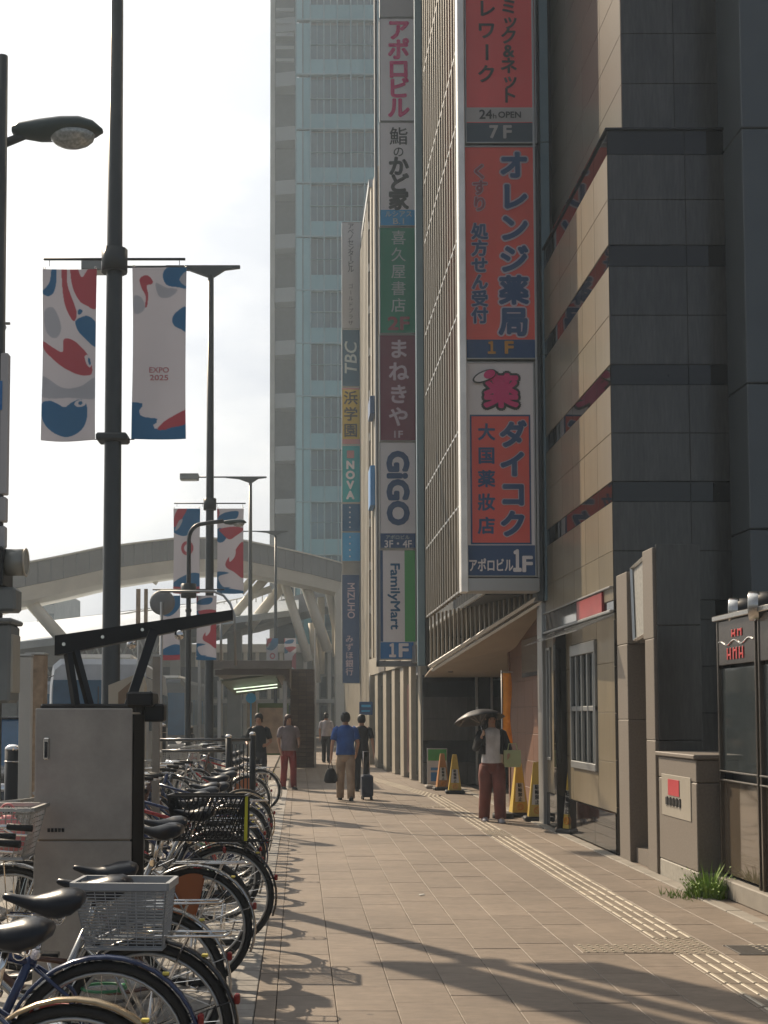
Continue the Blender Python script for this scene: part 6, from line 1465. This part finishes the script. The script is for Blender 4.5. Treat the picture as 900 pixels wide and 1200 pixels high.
    if face:
        for s_ in (-1,1):
            q = MB(); q.sphere((s_*.030*k, -.083*k, 1.585*k), .009*k, 8, 6); q.build('eye', M_black, e)
            q = MB(); q.sphere((s_*.088*k, .01*k, 1.575*k), .022*k, 8, 6, (.4,.7,1.2)); q.build('ear', SKIN, e)
        q = MB(); q.tube([(-.02*k,-.083*k,1.537*k),(0,-.088*k,1.535*k),(.02*k,-.083*k,1.537*k)], .005*k, 5); q.build('mouth', mat('lips', (.35,.10,.09), .5), e)
    return e
def M_cl(n, c): return mat(n, c, .85, var=.22, nscale=9, bump=1.0, bscale=11, stretch=(1,1,.55))
SHOE, PW = {}, {}
lw = 'woman in white top and rust trousers walking toward the camera under a dark parasol'
PW[lw] = 1.25; SHOE[lw] = mat('pale_shoe', (.30,.28,.30), .6)
X, Y = gnd(577, 963)
w1 = person(X, Y, R(4), 1.60, lw, M_cl('white_cotton', (.62,.60,.60)), M_cl('rust_trousers', (.17,.055,.04)), longhair=True, step=.13, sleeve='long',
  arms={-1: ((-.07,.02,-.24), (-.02,-.20,-.06)), 1: ((.10,.02,-.26), (.05,-.17,-.33))})
# dark cardigan over the sleeves
for c in [c for c in w1.children if c.name.startswith('sleeve')]: c.data.materials[0] = M_cl('black_cardigan', (.02,.02,.022))
q = MB(); 
for s_ in (-1,1): q.ell([(s_*.135,.01,z,rx,ry) for z,rx,ry in ((.98,.05,.10),(1.1,.052,.105),(1.2,.056,.112),(1.3,.05,.10),(1.34,.03,.07))], 12)
q.build('cardigan', M_cl('black_cardigan', (.02,.02,.022)), w1)
# pale green shoulder bag, parasol: both held
bgx, bgz = at(601, 889, Y-.05)
e = empty('tote_bag', (bgx-.02, Y-.12, bgz-.12), 0, 'pale yellow green tote bag on the arm of the woman with the parasol', 'bag')
b = MB(); b.loft([[(-.12*s,-.04*t,z),(.12*s,-.04*t,z),(.12*s,.04*t,z),(-.12*s,.04*t,z)] for z,s,t in ((0,.9,1),(.05,1,1.2),(.22,1,.9),(.245,.98,.6))], smooth=False); b.build('bag_body', mat('pale_green_canvas', (.42,.46,.25), .7), e)
b = MB(); b.tube([(-.07,-.03,.24),(-.05,-.02,.34),(.05,-.02,.34),(.07,-.03,.24)], .008, 6); b.build('strap', mat('pale_green_canvas', (.42,.46,.25)), e)
px_, pz_ = at(560, 832, Y-.12); hd = Vector(w1['hand_-1']); hand = Matrix.Rotation(R(4), 3, 'Z') @ hd + Vector((X, Y, 0))
pt = Vector((px_, Y-.10, pz_)); um = empty('parasol', hand, 0, 'open dark parasol with a bright rim held over the woman in rust trousers', 'parasol')
ax = (pt-hand).normalized(); ax = (ax*.6+Vector((-.12,.04,1)).normalized()*.4).normalized()
b = MB(); b.tube([hand-hand-ax*.12, pt-hand], .006, 6); b.build('shaft', M_steel, um)
b = MB(); b.tube([-ax*.16, -ax*.02], .014, 8); b.build('handle', M_black, um)
u_ = ax.orthogonal().normalized(); v_ = ax.cross(u_); rings = []
apex = pt-hand
for r_, dz in ((.0,.0),(.10,-.012),(.20,-.04),(.30,-.09),(.375,-.15)):
    rings.append([apex+ax*dz+(u_*math.cos(2*math.pi*i/32)+v_*math.sin(2*math.pi*i/32))*max(r_,.004)*(1-.05*abs(math.sin(4*2*math.pi*i/32))) for i in range(32)])
rin = [[p-ax*.004 for p in g_] for g_ in rings]
b = MB(); b.loft(rings+rin[::-1], cap=False); M_par = mat('dark_parasol_cloth', (.02,.02,.026), .5, spec=.5); b.build('canopy', M_par, um)
b = MB()
for i in range(8):
    j = i*4; b.tube([apex-ax*.01]+[rings[m_][j]-ax*.008 for m_ in (1,2,3,4)], .0025, 4); b.tube([apex-ax*.2, rings[2][j]-ax*.01], .002, 4)
b.build('rib', M_steel, um); b = MB(); b.tube([apex, apex+ax*.045], .006, 6); b.build('ferrule', M_steel, um)
# man in blue polo walking away
lm = 'man in blue polo shirt and beige trousers walking away with a black bag'
SHOE[lm] = M_black; PW[lm] = 1.08
X, Y = gnd(405, 938)
m1 = person(X, Y, R(180), 1.60, lm, M_cl('blue_polo', (.035,.10,.33)), M_cl('beige_trousers', (.36,.27,.19)), step=.17, sleeve='short', wide=1.12,
   arms={-1: ((-.07,.03,-.27),(-.04,-.10,-.47)), 1: ((.08,.03,-.28),(.10,-.02,-.53))})
q = MB(); q.torus((0,0,.90), .152, .014, 20, 6, 'z'); 
hv = Matrix.Rotation(R(180),3,'Z') @ Vector(m1['hand_1']) + Vector((X,Y,0))
e = empty('black_handbag', (hv.x-.01, hv.y, hv.z-.43), 0, 'soft black bag carried low in the left hand of the man in blue', 'bag')
b = MB(); b.ell([(0,0,0,.09,.07),(0,0,.04,.125,.09),(0,0,.15,.115,.085),(0,0,.25,.07,.05),(0,0,.27,.04,.03)], 14); b.build('bag_body', M_cl('black_nylon', (.015,.015,.017)), e)
b = MB(); b.tube([(-.04,0,.26),(-.012,0,.40),(.012,0,.40),(.04,0,.26)], .007, 6); b.build('strap', M_black, e)
# companion in dark clothes with a suitcase
X, Y = gnd(424, 927); l2 = 'walker in black clothes partly hidden behind the man in blue'
p2 = person(X, Y, R(176), 1.56, l2, M_cl('black_shirt', (.02,.02,.022)), M_cl('black_trousers', (.018,.018,.02)), step=-.14, sleeve='short', arms={1: ((.06,.02,-.27),(.04,-.02,-.5)), -1: ((-.07,.03,-.27),(-.09,.12,-.5))})
X, Y = gnd(430, 937); sc_ = empty('suitcase', (X, Y, 0), R(4), 'dark blue upright suitcase rolling beside the man in blue', 'suitcase'); zt3 = at(430, 908, Y)[1]
b = MB(); b.cbox(-.105,.105,-.14,.14,.05,zt3,.03); b.build('shell', mat('dark_blue_shell', (.02,.03,.06), .3, bump=.1), sc_)
b = MB(); 
for z in (.12,.22,.32): b.cbox(-.095,.095,-.147,-.139,z,z+.03,.004)
b.build('rib', mat('dark_blue_shell', (.02,.03,.06)), sc_)
b = MB(); b.tube([(-.06,.05,zt3-.02),(-.06,.05,.88),(.06,.05,.88),(.06,.05,zt3-.02)], .008, 6); b.build('pull_handle', M_chrome, sc_)
for sx in (-.08,.08):
    for sy in (-.1,.1): b = MB(); b.cyl((sx-.012,sy,.03), .03, .024, 'x', 12); b.build('caster', M_rubber, sc_)
# more people
X, Y = gnd(389, 905); person(X, 42, R(170), 1.62, 'far walker in a pale shirt left of the man in blue', M_cl('pale_shirt', (.40,.38,.42)), M_cl('dark_slacks', (.03,.03,.035)), step=.1, face=False)
X, Y = gnd(338, 925); l4 = 'woman in grey tunic and red trousers standing by the parked bicycles'; 
person(X, Y, R(20), 1.56, l4, M_cl('grey_tunic', (.20,.17,.18)), M_cl('dark_red_trousers', (.22,.035,.03)), hair=(.05,.015,.012), longhair=True, step=.08, sleeve='short', wide=1.15, arms={1: ((.08,.0,-.26),(.03,-.14,-.34)), -1: ((-.07,.0,-.27),(-.05,-.08,-.48))})
X, Y = gnd(304, 935); person(X-.03, 24.6, R(-10), 1.58, 'man in black shirt standing behind the bicycles near the shelter', M_cl('black_tee', (.012,.014,.016)), M_cl('dark_slacks', (.03,.03,.035)), step=.06, arms={1: ((.08,.0,-.26),(.03,-.16,-.30)), -1: ((-.08,.0,-.26),(-.03,-.16,-.30))})

# ================================================================== HAZE
hz = MB(); hz.box(-75, 75, -14, 150, -1.4, 79.5)
mh_ = bpy.data.materials.new('haze_air'); mh_.use_nodes = True; t = mh_.node_tree; t.nodes.clear()
pv2 = N(t, 'ShaderNodeVolumePrincipled'); pv2.inputs['Density'].default_value = 0.0014; pv2.inputs['Color'].default_value = (.72,.86,1.0,1); pv2.inputs['Anisotropy'].default_value = 0.35
ou = N(t, 'ShaderNodeOutputMaterial'); t.links.new(pv2.outputs[0], ou.inputs['Volume'])
if HAZE: tag(hz.build('haze', mh_), kind='stuff')
